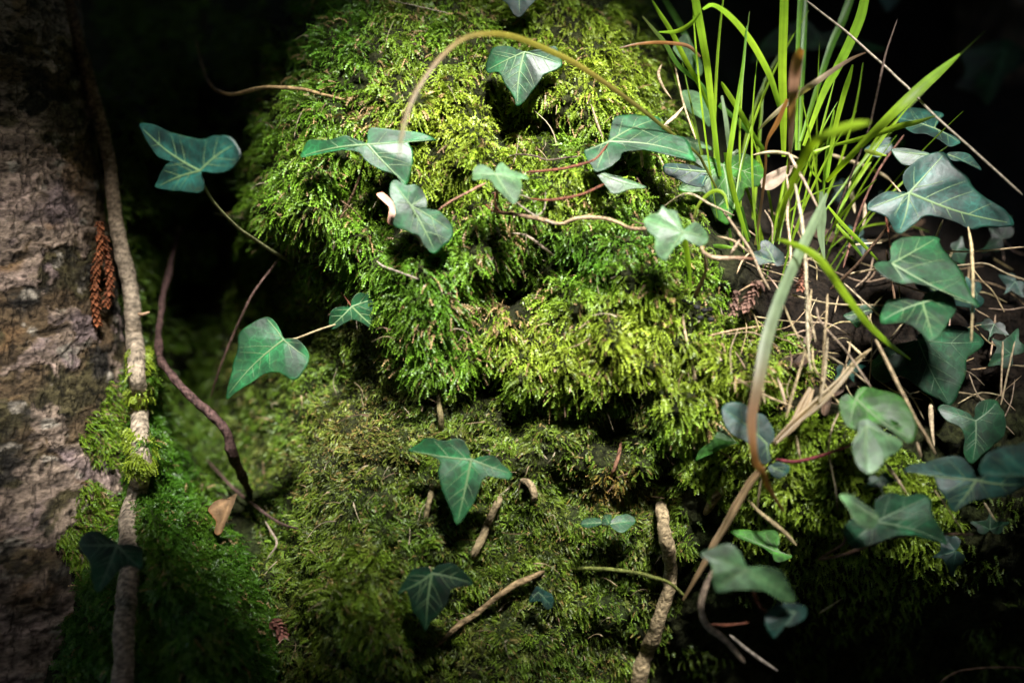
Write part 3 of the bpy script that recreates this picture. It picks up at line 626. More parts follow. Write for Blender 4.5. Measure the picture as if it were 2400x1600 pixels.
sprig('ivy leaf cut by the top edge above the bank', [
 L_('5', [(135,-30),(170,18),(205,70),(235,80),(265,45),(305,-5),(290,-70),(230,-50),(180,-75)], (230,-48), [(232,74),(140,-28),(302,-8)], tilt=(0,.3), fwd=.01, mat='leaf_teal')])
sprig('large ivy leaf pointing right behind the long arching blade', [
 L_('5', [(527,690),(560,680),(636,645),(648,600),(668,540),(730,527),(800,530),(870,540),(885,590),(930,615),(1000,640),(1025,700),(1042,742),(980,720),(890,695),(820,688),(710,697),(690,730),(640,770),(580,787),(560,760),(530,715)], (640,650), [(1025,715),(860,548),(585,780),(533,694)], tilt=(.1,.65), fwd=.02, mat='leaf_mid'),
 L_('5', [(565,780),(600,795),(640,810),(700,815),(770,840),(812,862),(740,870),(690,890),(650,886),(635,850),(600,820)], (572,784), [(806,861)], tilt=(0,.5), fwd=.015, mat='leaf_pale', slim=.7),
 L_('5', [(960,640),(1010,630),(1070,650),(1132,692),(1065,682),(1045,735),(1000,700)], (962,642), [(1128,690),(1040,730)], tilt=(.1,.7), fwd=.012, mat='leaf_pale', slim=.7)],
 [T_('5', [(640,655),(590,720),(550,745),(480,765),(400,780),(260,790)], [8,13,14,12], RED, depth=[.985,.98,.976,.976])])
sprig('small blue-grey ivy leaf with white veins left of the grass tuft', [
 L_('5', [(888,765),(910,750),(970,752),(1030,760),(1080,780),(1102,790),(1085,825),(1070,857),(1010,850),(960,825),(900,800)], (1100,790), [(890,767),(1068,850)], tilt=(-.1,.5), fwd=.015, mat='leaf_teal', slim=1.1)])
sprig('large green ivy leaf with a hole seen through the grass blades', [
 L_('5', [(960,872),(985,840),(1065,845),(1085,790),(1030,735),(1080,712),(1140,735),(1162,752),(1200,720),(1270,705),(1320,740),(1362,800),(1340,850),(1270,865),(1260,900),(1215,970),(1190,1032),(1130,1000),(1110,960),(1080,890),(1000,886)], (1165,757), [(1187,1020),(970,868),(1350,815),(1045,735)], tilt=(.2,.2), fwd=.006, mat='leaf_bright', holes=[(1215,830,16)])])
sprig('soft pale ivy leaf with a side lobe at the end of the twig', [
 L_('5', [(800,1010),(830,985),(870,975),(885,943),(905,960),(950,970),(965,1010),(985,1055),(1000,1042),(1040,1020),(1080,1050),(1097,1100),(1070,1132),(1030,1120),(990,1095),(975,1112),(930,1150),(900,1197),(870,1180),(850,1140),(850,1090),(820,1060)], (984,1066), [(895,1188),(886,950),(1090,1095),(806,1010)], tilt=(0,.45), fwd=.04, mat='leaf_pale', slim=.8)])
sprig('tiny blue-grey ivy leaf at the foot of the grass tuft', [
 L_('7', [(118,1160),(160,1150),(160,1112),(195,1103),(240,1140),(265,1170),(272,1212),(240,1222),(200,1200),(150,1217),(130,1190)], (225,1205), [(170,1112),(122,1162)], tilt=(.1,.5), fwd=.06, mat='leaf_teal', slim=.7)])
sprig('big blue-green ivy leaf with pale veins at upper right', [
 L_('7', [(653,962),(665,925),(740,880),(805,888),(838,882),(818,840),(822,790),(870,745),(930,710),(1000,698),(1050,760),(1110,810),(1140,860),(1200,910),(1280,960),(1327,1022),(1300,1042),(1200,1040),(1130,1052),(1060,1020),(990,1000),(920,990),(880,1020),(830,1060),(790,1072),(740,1000),(690,975)], (845,886), [(1318,1026),(1005,708),(800,1062),(662,955)], tilt=(.1,.6), depth=.985, mat='leaf_teal', slim=1.2)],
 [T_('7', [(830,890),(800,960),(740,1050),(600,1220),(480,1330)], [10,14,16], BRW, depth=[.99,1.02,1.045])])
sprig('soft green ivy leaf hanging below the big blue-green one', [
 L_('7', [(683,1217),(720,1200),(758,1198),(760,1130),(790,1100),(870,1085),(980,1090),(985,1120),(1030,1180),(1080,1240),(1130,1350),(1168,1410),(1100,1380),(1040,1350),(960,1320),(870,1300),(800,1300),(730,1270)], (766,1210), [(1160,1404),(970,1096),(820,1295)], tilt=(.1,.7), depth=.955, mat='leaf_mid')],
 [T_('7', [(770,1215),(755,1100),(735,980)], [8,12], RED, depth=[.96,1.0,1.03])])
sprig('glossy dark ivy leaf with white veins under the soft green leaf', [
 L_('7', [(711,1452),(730,1400),(760,1375),(830,1370),(900,1384),(920,1350),(960,1335),(1020,1330),(1052,1370),(1056,1430),(1010,1500),(950,1567),(900,1530),(850,1490),(800,1480),(720,1487)], (905,1390), [(953,1560),(717,1475),(1050,1365)], tilt=(-.1,.9), depth=.955, mat='leaf_mid')],
 [T_('7', [(905,1392),(850,1450),(800,1480),(770,1320),(740,1150)], [8,12,12], BRW, depth=[.958,.99,1.05])])
sprig('largest dark ivy leaf low on the right with toothed edge', [
 L_('8', [(667,100),(690,75),(730,30),(770,25),(792,60),(830,40),(885,0),(880,-30),(960,-60),(1050,-75),(1120,-60),(1190,0),(1150,50),(1110,80),(1105,150),(1080,210),(1060,260),(1030,297),(990,270),(910,230),(850,180),(790,155),(750,187),(700,180),(670,150)], (885,-8), [(1028,285),(675,120),(1180,0)], tilt=(.1,.25), depth=1.0, mat='leaf_dark', slim=.7, vein='vein_dark')])
sprig('small ivy leaf partly hidden behind the soft green leaf', [
 L_('7', [(868,1288),(920,1300),(1000,1325),(1100,1340),(1168,1392),(1160,1414),(1060,1402),(960,1350),(890,1330)], (880,1292), [(1160,1405)], tilt=(.2,.6), depth=.985, mat='leaf_teal', slim=.7)])
sprig('light green ivy leaf with a dark hole right of the straw', [
 L_('8', [(523,270),(560,240),(588,258),(610,220),(640,207),(720,225),(800,250),(850,310),(880,390),(872,440),(842,467),(790,430),(730,390),(690,375),(640,395),(600,410),(560,385),(530,330)], (600,262), [(862,452),(645,212),(570,385)], tilt=(-.1,.75), depth=.935, mat='leaf_bright', holes=[(787,382,15)]),
 L_('8', [(584,462),(608,415),(610,370),(650,354),(700,385),(740,420),(800,448),(812,470),(790,510),(740,540),(710,580),(660,612),(610,577),(585,512)], (650,385), [(655,600),(805,465),(590,470)], tilt=(0,.7), depth=.92, mat='leaf_pale', slim=.7)],
 [T_('8', [(640,400),(580,470),(450,520),(330,550),(230,540)], [10,16,16], (.14,.025,.03), depth=[.925,.955,.965])])
sprig('bent dark ivy leaf with white spots at the right edge', [
 L_('8', [(973,310),(1000,288),(1060,305),(1120,330),(1143,352),(1150,300),(1190,270),(1250,275),(1287,360),(1280,430),(1230,480),(1180,520),(1130,562),(1095,510),(1100,440),(1075,390),(1020,365)], (1150,365), [(1135,552),(980,308),(1245,282)], tilt=(.1,.2), depth=.99, mat='leaf_dark', vein='vein_dark', slim=.8)])
sprig('dim bluish ivy leaf with three points near the lower right edge', [
 L_('8', [(820,596),(850,565),(920,555),(990,535),(1080,530),(1130,575),(1158,622),(1240,608),(1340,615),(1378,650),(1330,690),(1270,715),(1180,725),(1110,745),(1050,782),(1010,720),(970,660),(945,595),(880,600)], (1152,636), [(1050,774),(828,594),(1368,655)], tilt=(0,.5), depth=.93, mat='leaf_teal', slim=1.1)])
sprig('blurred ivy leaf cut by the right edge above the dim bluish leaf', [
 L_('8', [(1168,602),(1190,530),(1250,490),(1330,475),(1400,468),(1470,520),(1480,600),(1400,622),(1330,610),(1230,620)], (1400,610), [(1175,600),(1260,492)], tilt=(.2,.5), depth=.89, mat='leaf_teal', slim=.6, vein='vein_dark')])
sprig('dark ivy leaf behind the small whitish folded leaf', [
 L_('8', [(540,862),(590,812),(690,805),(690,730),(760,694),(830,710),(900,698),(946,730),(950,790),(985,850),(1022,932),(960,912),(880,892),(800,890),(720,915),(650,940),(590,952),(560,910)], (690,828), [(1010,922),(935,712),(565,930)], tilt=(.1,.6), depth=.925, mat='leaf_dark', vein='vein_dark'),
 L_('8', [(523,705),(580,704),(640,745),(690,780),(706,810),(680,856),(640,857),(590,812),(560,762)], (700,812), [(530,710)], tilt=(.3,.7), depth=.90, mat='leaf_pale', slim=.6, label='small whitish folded ivy leaf')],
 [T_('8', [(690,835),(560,880),(540,930),(430,1000)], [10,14,16], BRW, depth=[.93,.97,1.0])])
sprig('small bright green ivy leaf seen edge-on at lower right of the root', [
 L_('6', [(1000,870),(1060,861),(1130,868),(1200,865),(1230,900),(1228,960),(1287,985),(1250,1007),(1210,1006),(1190,970),(1120,930),(1050,905)], (1216,965), [(1006,872),(1280,986),(1225,890)], tilt=(0,.9), depth=.965, mat='leaf_bright', slim=.7)])
sprig('blurred pale ivy leaf close to the lens at lower right', [
 L_('6', [(864,975),(920,945),(1000,929),(1050,970),(1080,1030),(1150,1030),(1230,1050),(1270,1110),(1302,1172),(1290,1197),(1230,1190),(1170,1150),(1100,1140),(1020,1140),(945,1152),(920,1090),(914,1020)], (1083,1050), [(930,1140),(870,976),(1290,1180)], tilt=(.1,.6), depth=.885, mat='leaf_pale', slim=.7),
 L_('6', [(1163,1262),(1190,1220),(1260,1200),(1340,1213),(1352,1260),(1300,1302),(1240,1312),(1208,1362),(1170,1320)], (1300,1240), [(1205,1350),(1180,1240)], tilt=(.1,.6), depth=.90, mat='leaf_teal', slim=.6, vein='vein_dark', label='dim teal lower leaf')],
 [T_('6', [(1083,1056),(1110,1150),(1150,1230),(1250,1235)], [10,14,12], RED, depth=[.89,.91,.905])])
sprig('grey-green ivy leaf behind the curved orange dry blade', [
 L_('6', [(960,312),(990,280),(1060,283),(1110,320),(1160,340),(1200,400),(1206,450),(1180,480),(1190,545),(1150,562),(1110,505),(1080,462),(1020,432),(980,390)], (1170,470), [(970,310),(1180,550)], tilt=(.1,.55), depth=.945, mat='leaf_teal', slim=.7),
 L_('6', [(1178,577),(1220,553),(1272,570),(1272,600),(1230,630),(1195,612)], (1185,570), [(1262,605)], tilt=(0,.5), depth=.94, mat='leaf_teal', slim=.5)])
sprig('narrow green ivy leaf on a thin stalk left of the orange blade', [
 L_('6', [(845,548),(860,500),(920,450),(958,380),(985,430),(1042,467),(980,470),(910,487),(880,502)], (1030,465), [(850,535),(960,395)], tilt=(-.2,.5), depth=.975, mat='leaf_bright', slim=.6)],
 [T_('6', [(930,490),(990,525),(1040,560),(1070,620),(1030,700)], [9,10,14], (.13,.10,.05), depth=[.98,.985,1.0,1.03])])
sprig('small round-leaved green seedling on the bare soil left of the root', [
 L_('6', [(313,840),(335,812),(400,812),(412,830),(400,842),(350,854)], (410,832), [(318,840)], tilt=(0,.9), fwd=.015, mat='leaf_mid', slim=.5),
 L_('6', [(410,834),(420,800),(432,793),(457,800),(452,832),(440,842)], (445,836), [(425,798)], tilt=(0,.9), fwd=.017, mat='leaf_mid', slim=.4),
 L_('6', [(448,836),(480,802),(530,791),(567,815),(560,840),(510,877),(475,866)], (449,838), [(560,826)], tilt=(.1,.7), fwd=.016, mat='leaf_mid', slim=.5)],
 [T_('6', [(440,836),(436,870),(430,910)], 6, (.08,.10,.03), from_leaf=0)], name='seedling', cat='seedling')
sprig('tiny dim ivy leaf in the shade above the diagonal root', [
 L_('6', [(78,1192),(108,1128),(140,1138),(190,1168),(187,1222),(150,1227),(130,1192)], (120,1150), [(180,1215),(84,1190)], tilt=(.1,.3), fwd=.006, mat='leaf_teal', slim=.5, vein='vein_dark')])
sprig('long-pointed ivy leaf with a pale midrib in the lower middle', [
 L_('4', [(699,500),(750,465),(790,440),(860,455),(935,445),(970,480),(986,535),(1000,543),(1020,530),(1090,525),(1130,560),(1174,602),(1165,632),(1110,625),(1060,620),(1035,650),(1010,720),(970,790),(925,842),(905,800),(870,720),(845,650),(838,590),(845,550),(790,520),(740,510)], (988,543), [(925,832),(708,500),(1168,606)], tilt=(0,.5), fwd=.02, mat='leaf_mid', slim=1.1)],
 [T_('6', [(-20,640),(0,680),(100,750),(200,840),(240,890)], [8,11,13,12], (.09,.13,.03), depth=[1.03,1.04,1.055])])
sprig('dark glossy ivy leaf with bright veins at the bottom middle', [
 L_('4', [(648,1164),(680,1100),(720,1045),(790,1035),(806,1058),(830,1030),(900,1017),(960,1060),(997,1112),(940,1125),(900,1140),(880,1200),(840,1250),(800,1290),(780,1328),(755,1290),(720,1230),(700,1170),(690,1142)], (808,1064), [(782,1320),(655,1152),(990,1108)], tilt=(0,.3), fwd=.014, mat='leaf_dark', slim=1.1)])
sprig('large shiny ivy leaf hanging at the left of the bank', [
 L_('F', [(519,916),(530,860),(545,800),(550,765),(580,740),(615,727),(638,748),(652,777),(680,778),(706,805),(709,830),(690,862),(672,874),(640,855),(610,858),(575,880),(540,902)], (651,780), [(521,910),(612,731),(705,820)], tilt=(-.1,.55), depth=1.0, mat='leaf_mid', slim=.8),
 L_('3', [(334,1492),(340,1440),(370,1412),(425,1408),(438,1400),(440,1375),(470,1345),(500,1345),(540,1360),(570,1365),(612,1354),(575,1378),(595,1440),(601,1552),(550,1530),(500,1490),(450,1470),(420,1475),(370,1507),(340,1512)], (440,1408), [(599,1545),(340,1503),(600,1358)], tilt=(.35,.05), depth=1.02, mat='leaf_mid', slim=.9)],
 [T_('3', [(110,1560),(180,1555),(260,1525),(330,1500),(400,1475),(440,1420)], [9,10,8], (.30,.24,.13), depth=[1.003,1.01,1.03]), T_('3', [(440,1410),(420,1380),(375,1315)], [7,9], RED, depth=[1.023,1.06])])
sprig('dim dark ivy leaf lying over the stem low on the trunk', [
 L_('2', [(363,942),(380,890),(440,868),(500,900),(538,928),(600,930),(650,950),(657,1000),(650,1047),(590,1030),(540,1060),(500,1110),(450,1152),(420,1090),(408,1010)], (540,934), [(452,1145),(370,935),(650,1040)], tilt=(0,.15), depth=.93, mat='leaf_dark', vein='vein_dark', slim=1.1)])
sprig('dark folded ivy leaf behind the diagonal stem at upper right', [
 L_('7', [(788,540),(830,500),(900,500),(1002,526),(960,560),(980,600),(1050,625),(1082,656),(1030,672),(980,640),(920,615),(860,610),(810,572)], (960,590), [(795,542),(1075,655),(990,528)], tilt=(0,.8), depth=1.06, mat='leaf_teal', slim=.9),
 L_('7', [(763,690),(810,680),(880,690),(942,710),(880,742),(840,762),(800,746)], (935,712), [(770,692)], tilt=(0,.6), depth=1.04, mat='leaf_dark', slim=.7),
 L_('7', [(1018,706),(1080,698),(1130,715),(1177,782),(1110,742),(1050,740)], (1022,710), [(1170,774)], tilt=(.1,.6), depth=1.05, mat='leaf_teal', slim=.7),
 L_('7', [(638,690),(700,650),(760,630),(822,640),(820,670),(770,690),(730,712),(690,722)], (815,655), [(648,692)], tilt=(0,.6), depth=1.08, mat='leaf_teal', slim=.7)],
 [T_('7', [(820,620),(700,790),(610,1000),(540,1230)], [10,13,12], (.13,.06,.04), depth=[1.06,1.05,1.03])])
sprig('broad dim leaf in the dark behind the tall grass blades', [
 L_('7', [(108,272),(180,180),(250,120),(370,94),(440,150),(520,140),(620,180),(742,226),(640,242),(500,212),(400,232),(250,212),(150,282)], (450,200), [(735,224),(115,268),(370,100)], tilt=(0,.3), depth=1.25, mat='leaf_mid', vein='vein_dark', slim=.6)])
sprig('nearly black ivy leaf in the dark upper right corner', [
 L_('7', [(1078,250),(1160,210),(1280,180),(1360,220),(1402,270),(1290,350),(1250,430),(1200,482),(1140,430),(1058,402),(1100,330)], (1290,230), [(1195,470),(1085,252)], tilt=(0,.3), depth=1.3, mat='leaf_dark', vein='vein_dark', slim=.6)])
sprig('faint ivy leaf cut by the top edge in the dark upper right', [
 L_('7', [(700,-30),(720,20),(745,55),(790,20),(810,-20),(760,-50)], (760,-45), [(745,48)], tilt=(0,.3), depth=1.3, mat='leaf_teal', vein='vein_dark', slim=.5)])
sprig('pale ivy leaf half hidden behind the left grass blades, upper of two', [
 L_('5', [(938,232),(965,175),(1002,158),(1040,250),(1072,300),(1060,352),(1000,302)], (1000,165), [(1060,345)], tilt=(.2,.3), depth=1.09, mat='leaf_pale', slim=.6)])
sprig('pale ivy leaf half hidden behind the left grass blades, lower of two', [
 L_('5', [(976,420),(1060,428),(1100,500),(1104,582),(1060,542),(1000,502)], (985,425), [(1100,575)], tilt=(.2,.3), depth=1.08, mat='leaf_pale', slim=.6)])
sprig('small jagged ivy shoot among the straw right of the grass', [
 L_('7', [(543,1450),(580,1430),(640,1400),(712,1420),(650,1450),(612,1502),(580,1482)], (640,1430), [(548,1450),(705,1420),(608,1498)], tilt=(0,.5), depth=.99, mat='leaf_mid', slim=.6)])

IV = np.array([(0, 1), (.16, .62), (.5, .52), (.92, .42), (.62, .12), (.55, -.16), (.3, -.3), (.06, -.12), (0, -.02), (-.06, -.12), (-.3, -.3), (-.55, -.16), (-.62, .12), (-.92, .42), (-.5, .52), (-.16, .62)])
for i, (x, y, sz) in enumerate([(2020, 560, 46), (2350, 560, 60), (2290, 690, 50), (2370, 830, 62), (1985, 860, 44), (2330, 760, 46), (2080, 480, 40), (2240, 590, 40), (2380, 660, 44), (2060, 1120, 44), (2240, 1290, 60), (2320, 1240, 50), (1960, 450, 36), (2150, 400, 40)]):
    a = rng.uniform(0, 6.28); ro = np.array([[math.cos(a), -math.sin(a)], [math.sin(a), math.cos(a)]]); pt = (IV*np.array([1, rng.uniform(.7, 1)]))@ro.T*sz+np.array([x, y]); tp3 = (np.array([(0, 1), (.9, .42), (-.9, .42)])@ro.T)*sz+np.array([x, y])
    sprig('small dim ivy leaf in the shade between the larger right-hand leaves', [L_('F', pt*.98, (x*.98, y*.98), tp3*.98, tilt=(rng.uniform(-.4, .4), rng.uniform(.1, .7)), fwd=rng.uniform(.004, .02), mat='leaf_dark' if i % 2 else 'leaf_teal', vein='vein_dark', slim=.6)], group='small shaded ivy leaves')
# ------------------------------------------------------------------ the woody vine along the moss, with its side shoots
vine = empty('ivy_vine', tuple(P(1140, 480, 1.0)), 'bare tan ivy stem running right across the middle of the moss', 'ivy')
tube('stem', '5', [(70,930),(110,970),(200,985),(300,1000),(420,1030),(500,1000),(600,1000),(680,1020),(740,1050),(835,1050)], [12,18,17,18], TAN, vine, depth=[1.0,.985,.975,.97,.975,.97,.975,.975,.975,.975], rough=.2, kn=.4, cols=[RED,BRW,TAN,(.42,.30,.18),TAN,BRW])
tube('shoot', '5', [(215,928),(300,990),(400,1032)], [8,12], GRY, vine, depth=[.985,.972,.972])
tube('shoot', '5', [(118,885),(122,950),(150,978)], [10,12], RED, vine, depth=[.98,.98,.983])
tube('shoot', '5', [(300,1000),(345,960),(350,880)], [10,5], GRY, vine, depth=[.972,.975,.985])
v2 = empty('ivy_vine', tuple(P(1640, 600, 1.0)), 'curved pale brown ivy stem running to the foot of the grass', 'ivy')
tube('stem', '5', [(1015,980),(1035,1040),(1060,1120),(1080,1165),(1140,1185),(1250,1185),(1310,1190)], [12,16,20,16], TAN, v2, depth=.955, rough=.2, kn=.3, cols=[BRW,TAN,(.42,.30,.2),RED])
tube('shoot', '5', [(1080,1165),(1085,1240),(1060,1310),(1030,1370)], [12,16,22], (.22,.14,.08), v2, depth=[.957,.97,.985], kn=.4)
tube('shoot', '5', [(890,950),(1000,890),(1110,940),(1215,990)], [7,10,9], STR, v2, depth=[1.0,.975,.97,.985])
def single(label, cr, pts, wd, colr, name='twig', cat='twig', **k): return tube(name, cr, pts, wd, colr, None, label=label, cat=cat, **k)
single('red-brown ivy stalk curving under the small pale leaf', '5', [(270,912),(330,918),(400,915),(520,890),(620,845)], [9,13,12], RED, depth=[.98,.965,.965,.975], name='ivy_stalk', cat='ivy')
single('tan ivy stalk joining the torn leaf to the vine', '3', [(832,970),(880,935),(960,890),(1055,840)], [10,13], (.30,.16,.10), depth=[.98,.975,.98], name='ivy_stalk', cat='ivy')
single('short pale twig lying below the long bare ivy stem', '5', [(195,1070),(240,1075),(280,1090),(330,1130),(385,1172)], [8,12,14], (.34,.26,.19), off=.012)
single('pale broken twig lying on moss left of centre', '3', [(553,1198),(580,1222),(640,1245),(745,1282)], [10,13,9], (.34,.28,.22), off=.014)
single('thin dark forked twig above the red-brown stalks', '5', [(172,728),(220,710),(300,716),(360,736),(440,725),(522,718)], [6,9,10,9], (.10,.07,.05), off=.012)
single('long curved twig crossing the dark gap to the bank top left', '1', [(900,180),(925,290),(970,390),(1050,435),(1150,415),(1240,400),(1380,408),(1500,440),(1640,470)], [10,16,20,16,10], (.30,.20,.09), depth=[1.2,1.16,1.1,1.05,1.035,1.03], kn=.2)
single('hair-thin stem at the top edge of the bank', '3', [(570,-10),(700,20),(885,62)], 5, GRY, off=.02)
single('thick brown vine looping down the dark crevice', '1', [(830,1040),(810,1120),(785,1220),(752,1350),(735,1480),(728,1568),(735,1640),(765,1690),(850,1790),(930,1870),(1030,1970),(1070,2090),(1130,2215),(1150,2260),(1160,2290)], [12,24,28,30,34,34,38,44,40,36,30], (.085,.048,.042), depth=[1.3,1.2,1.14,1.1,1.08,1.06,1.05,1.06,1.1,1.2], kn=.55, rough=.35, sides=16, n=160, mat='bark', stain=.6, name='vine', cat='vine')
single('thin straight brown twig crossing the crevice above the shiny leaf', '1', [(1285,1185),(1180,1320),(1120,1430),(1070,1545),(1010,1690),(965,1830)], [10,13,9], (.12,.07,.055), depth=[1.08,1.08,1.1,1.12])
ist = empty('ivy_vine', tuple(P(300, 1500, 1.0)), 'thick woody ivy stem climbing the edge of the tree trunk', 'ivy')
sp = [(305,-60),(312,0),(340,130),(390,290),(440,480),(480,650),(510,820),(530,1000),(560,1150),(590,1300),(610,1450),(620,1568),(630,1720),(640,1870),(642,2000),(650,2130),(640,2230),(600,2350),(590,2490),(590,2630),(580,2770),(570,2970),(565,3200)]
sw = [52,56,60,60,62,62,62,66,68,72,74,78,80,84,86,88,92,88,90,92,96,96,100]
sdp = []
for a in px('1', sp):
    t_ = [trunk_front(a[0]-q, a[1]) for q in (0, 20, 45, 80)]; t_ = [q for q in t_ if q]; sdp.append((max(t_[0], 1.0) if t_ else 1.08))
sdp = np.convolve(np.pad(sdp, 2, 'edge'), np.ones(5)/5, 'valid')-.012
sdp = np.minimum(sdp, D(px('1', sp)[:, 0], px('1', sp)[:, 1], False)-.02)
tube('stem', '1', sp, sw, (.34, .27, .19), ist, depth=sdp, sides=40, rough=.13, kn=.16, wob=.22, n=420, cols=[(.13,.08,.05),(.18,.115,.068),(.26,.19,.125),(.34,.27,.195),(.36,.29,.21),(.36,.29,.215),(.28,.22,.16),(.2,.15,.11)], mat='bark', stain=.75)
tube('side_shoot', '1', [(632,1440),(660,1442),(690,1432)], [20,16,14], (.35,.22,.13), ist, depth=1.03)
tube('side_shoot', '2', [(640,1125),(690,1115),(722,1095)], [26,22,18], (.35,.26,.17), ist, depth=.985)
for a, b_, lab in [((575,1590,700,1720), 320, 'little moss collar on the upper ivy stem'), ((590,1770,715,1880), 260, 'moss ring around the middle of the ivy stem'), ((585,1980,740,2180), 1100, 'bright yellow-green moss sleeve hanging round the ivy stem')]:
    x0, y0, x1, y1 = np.array(a)/1.96; xx = rng.uniform(x0, x1, b_); yy = rng.uniform(y0, y1, b_)
    p_, q_ = px('1', sp), sdp; yo = np.interp(yy, p_[:, 1], p_[:, 0]); dd = np.interp(yy, p_[:, 1], q_)
    th = np.clip((xx-yo)/24, -1, 1); xs = yo+th*23
    nn_ = -FW[None]*np.sqrt(1-th*th)[:, None]+th[:, None]*RT[None]
    pp = P(xs, yy, dd)-FW*0.010*np.sqrt(1-th*th)[:, None]
    keep = (fbm(xx/14, yy/14, seed=4) > .42) & ((th > -.2+rng.normal(0, .5, b_)) | (b_ > 1000)) & (np.abs((yy-y0)/(y1-y0)-.5) < .5*fbm(xx/9, yy*0+b_, seed=8)+.2); pp = pp[keep]; nn_ = nn_[keep]; m_ = len(pp)
    c1 = mixc((GRN, .4+0*pp[:, 0]), (YEL, .4+.5*rng.random(m_)))*(.7+.6*rng.random((m_, 1)))
    V, T, cc = moss_shoots(pp, nn_, .005+.005*rng.random(m_), .0014+.0009*rng.random(m_), c1*.75, c1, 6, .9, 200+m_)
    o = link('moss', mesh_np('moss', V, T, cc, False), M['moss']); tag(o, lab, 'moss', None, 'stuff')
# roots in the lower bank
single('thick knobbly bare root running down to the bottom edge', '6', [(690,740),(692,780),(700,860),(722,950),(728,1050),(712,1150),(672,1280),(615,1420),(582,1568),(560,1720)], [34,60,66,64,62,66,68,72,76], (.34,.26,.15), depth=None, off=.014, sides=28, rough=.22, kn=.25, name='root', cat='root', mat='bark', n=220, stain=.6)
single('tan root behind the long-pointed leaf', '4', [(1135,680),(1110,740),(1080,800),(1045,880),(1010,960),(990,1005)], [22,34,36,34,24], (.26,.20,.11), off=.006, sides=12, rough=.25, kn=.3, name='root', cat='root', mat='bark', stain=.6)
single('short mossy root left of the long-pointed leaf tip', '4', [(822,630),(800,710),(785,780),(765,880)], [22,28,26,18], (.24,.19,.10), off=.005, sides=10, rough=.25, kn=.3, name='root', cat='root', mat='bark', stain=.6)
single('slim upright root hanging below the moss overhang', '4', [(838,200),(840,280),(845,340),(852,430)], [18,24,26,20], (.16,.13,.06), off=.008, sides=10, rough=.25, kn=.3, name='root', cat='root', mat='bark', stain=.6)
single('long diagonal root in the lower middle', '4', [(1330,1055),(1290,1070),(1200,1115),(1120,1165),(1050,1220),(970,1275),(900,1330),(780,1440)], [16,26,28,26,26,24,16], (.30,.21,.11), depth=None, off=.007, sides=12, rough=.25, kn=.35, name='root', cat='root', mat='bark', stain=.6)
single('short cut root stub right of the thick root', '6', [(985,672),(950,700),(900,772),(880,800)], [30,40,38,26], (.26,.20,.10), off=.006, sides=12, rough=.2, kn=.2, name='root', cat='root', mat='bark', stain=.6)
single('thin reddish root beneath the moss overhang', '6', [(505,430),(490,520),(465,590),(445,640)], [12,18,16,8], (.20,.10,.06), off=.004, name='root', cat='root', mat='bark', stain=.6)
single('smooth yellow-green stalk arching over the thick root', '6', [(190,1066),(250,1052),(330,1042),(450,1045),(560,1060),(640,1078),(720,1110),(800,1175)], [14,17,19,17,15], (.17,.19,.045), depth=[1.05,1.03,1.01,.995,.985,.975,.985,1.0], stain=.12, name='ivy_stalk', cat='ivy')
single('curled tan root nub left of the seedling', '6', [(30,640),(65,640),(90,670),(100,715),(85,728)], [18,30,36,34,20], (.32,.24,.14), off=.005, sides=10, kn=.3, name='root', cat='root', mat='bark', stain=.6)
single('thin dark twig at the foot of the crevice vine', '2', [(950,540),(1000,600),(1080,680),(1150,740),(1280,830),(1372,860)], [14,18,12], (.10,.06,.05), off=.02)
single('small pale bent twig right of the curled dead leaf', '2', [(1215,820),(1245,870),(1272,930),(1225,1000)], [8,14,6], (.30,.24,.18), off=.012)
single('tan bent stem in front of the right moss below the orange blade', '6', [(1085,725),(1140,785),(1200,830),(1255,880),(1305,935)], [14,20,18], (.32,.25,.13), depth=[.97,.955,.96])
single('pale hooked ivy stem bending down at the bottom right', '6', [(925,1040),(885,1140),(868,1230),(895,1305),(980,1370),(1070,1475)], [20,30,32,28,18], (.36,.27,.19), depth=.93, kn=.2, name='ivy_stalk', cat='ivy')
single('red-brown side shoot of the hooked stem', '6', [(905,1298),(990,1302),(1085,1288)], [14,12], RED, depth=.935, name='ivy_stalk', cat='ivy')
single('short grey stick at the bottom right', '6', [(1000,1345),(1100,1430),(1220,1512)], [12,16,12], (.30,.25,.20), depth=.95)
single('dark red-brown ivy runner below the lower right leaves', '8', [(430,1002),(520,985),(600,960),(680,930),(760,902),(880,888),(1000,885),(1140,885)], [14,20,20,16,12], (.10,.055,.035), depth=[.985,.96,.945,.94,.95], name='ivy_vine', cat='ivy')
single('small straw-coloured chip in the dark lower right', '8', [(535,1180),(430,1247)], [8,14], (.38,.32,.17), off=.012)
single('pale looping rootlet at the bottom right corner', '8', [(980,1568),(1060,1520),(1160,1500),(1290,1495),(1380,1500)], 10, BRW, depth=.97)

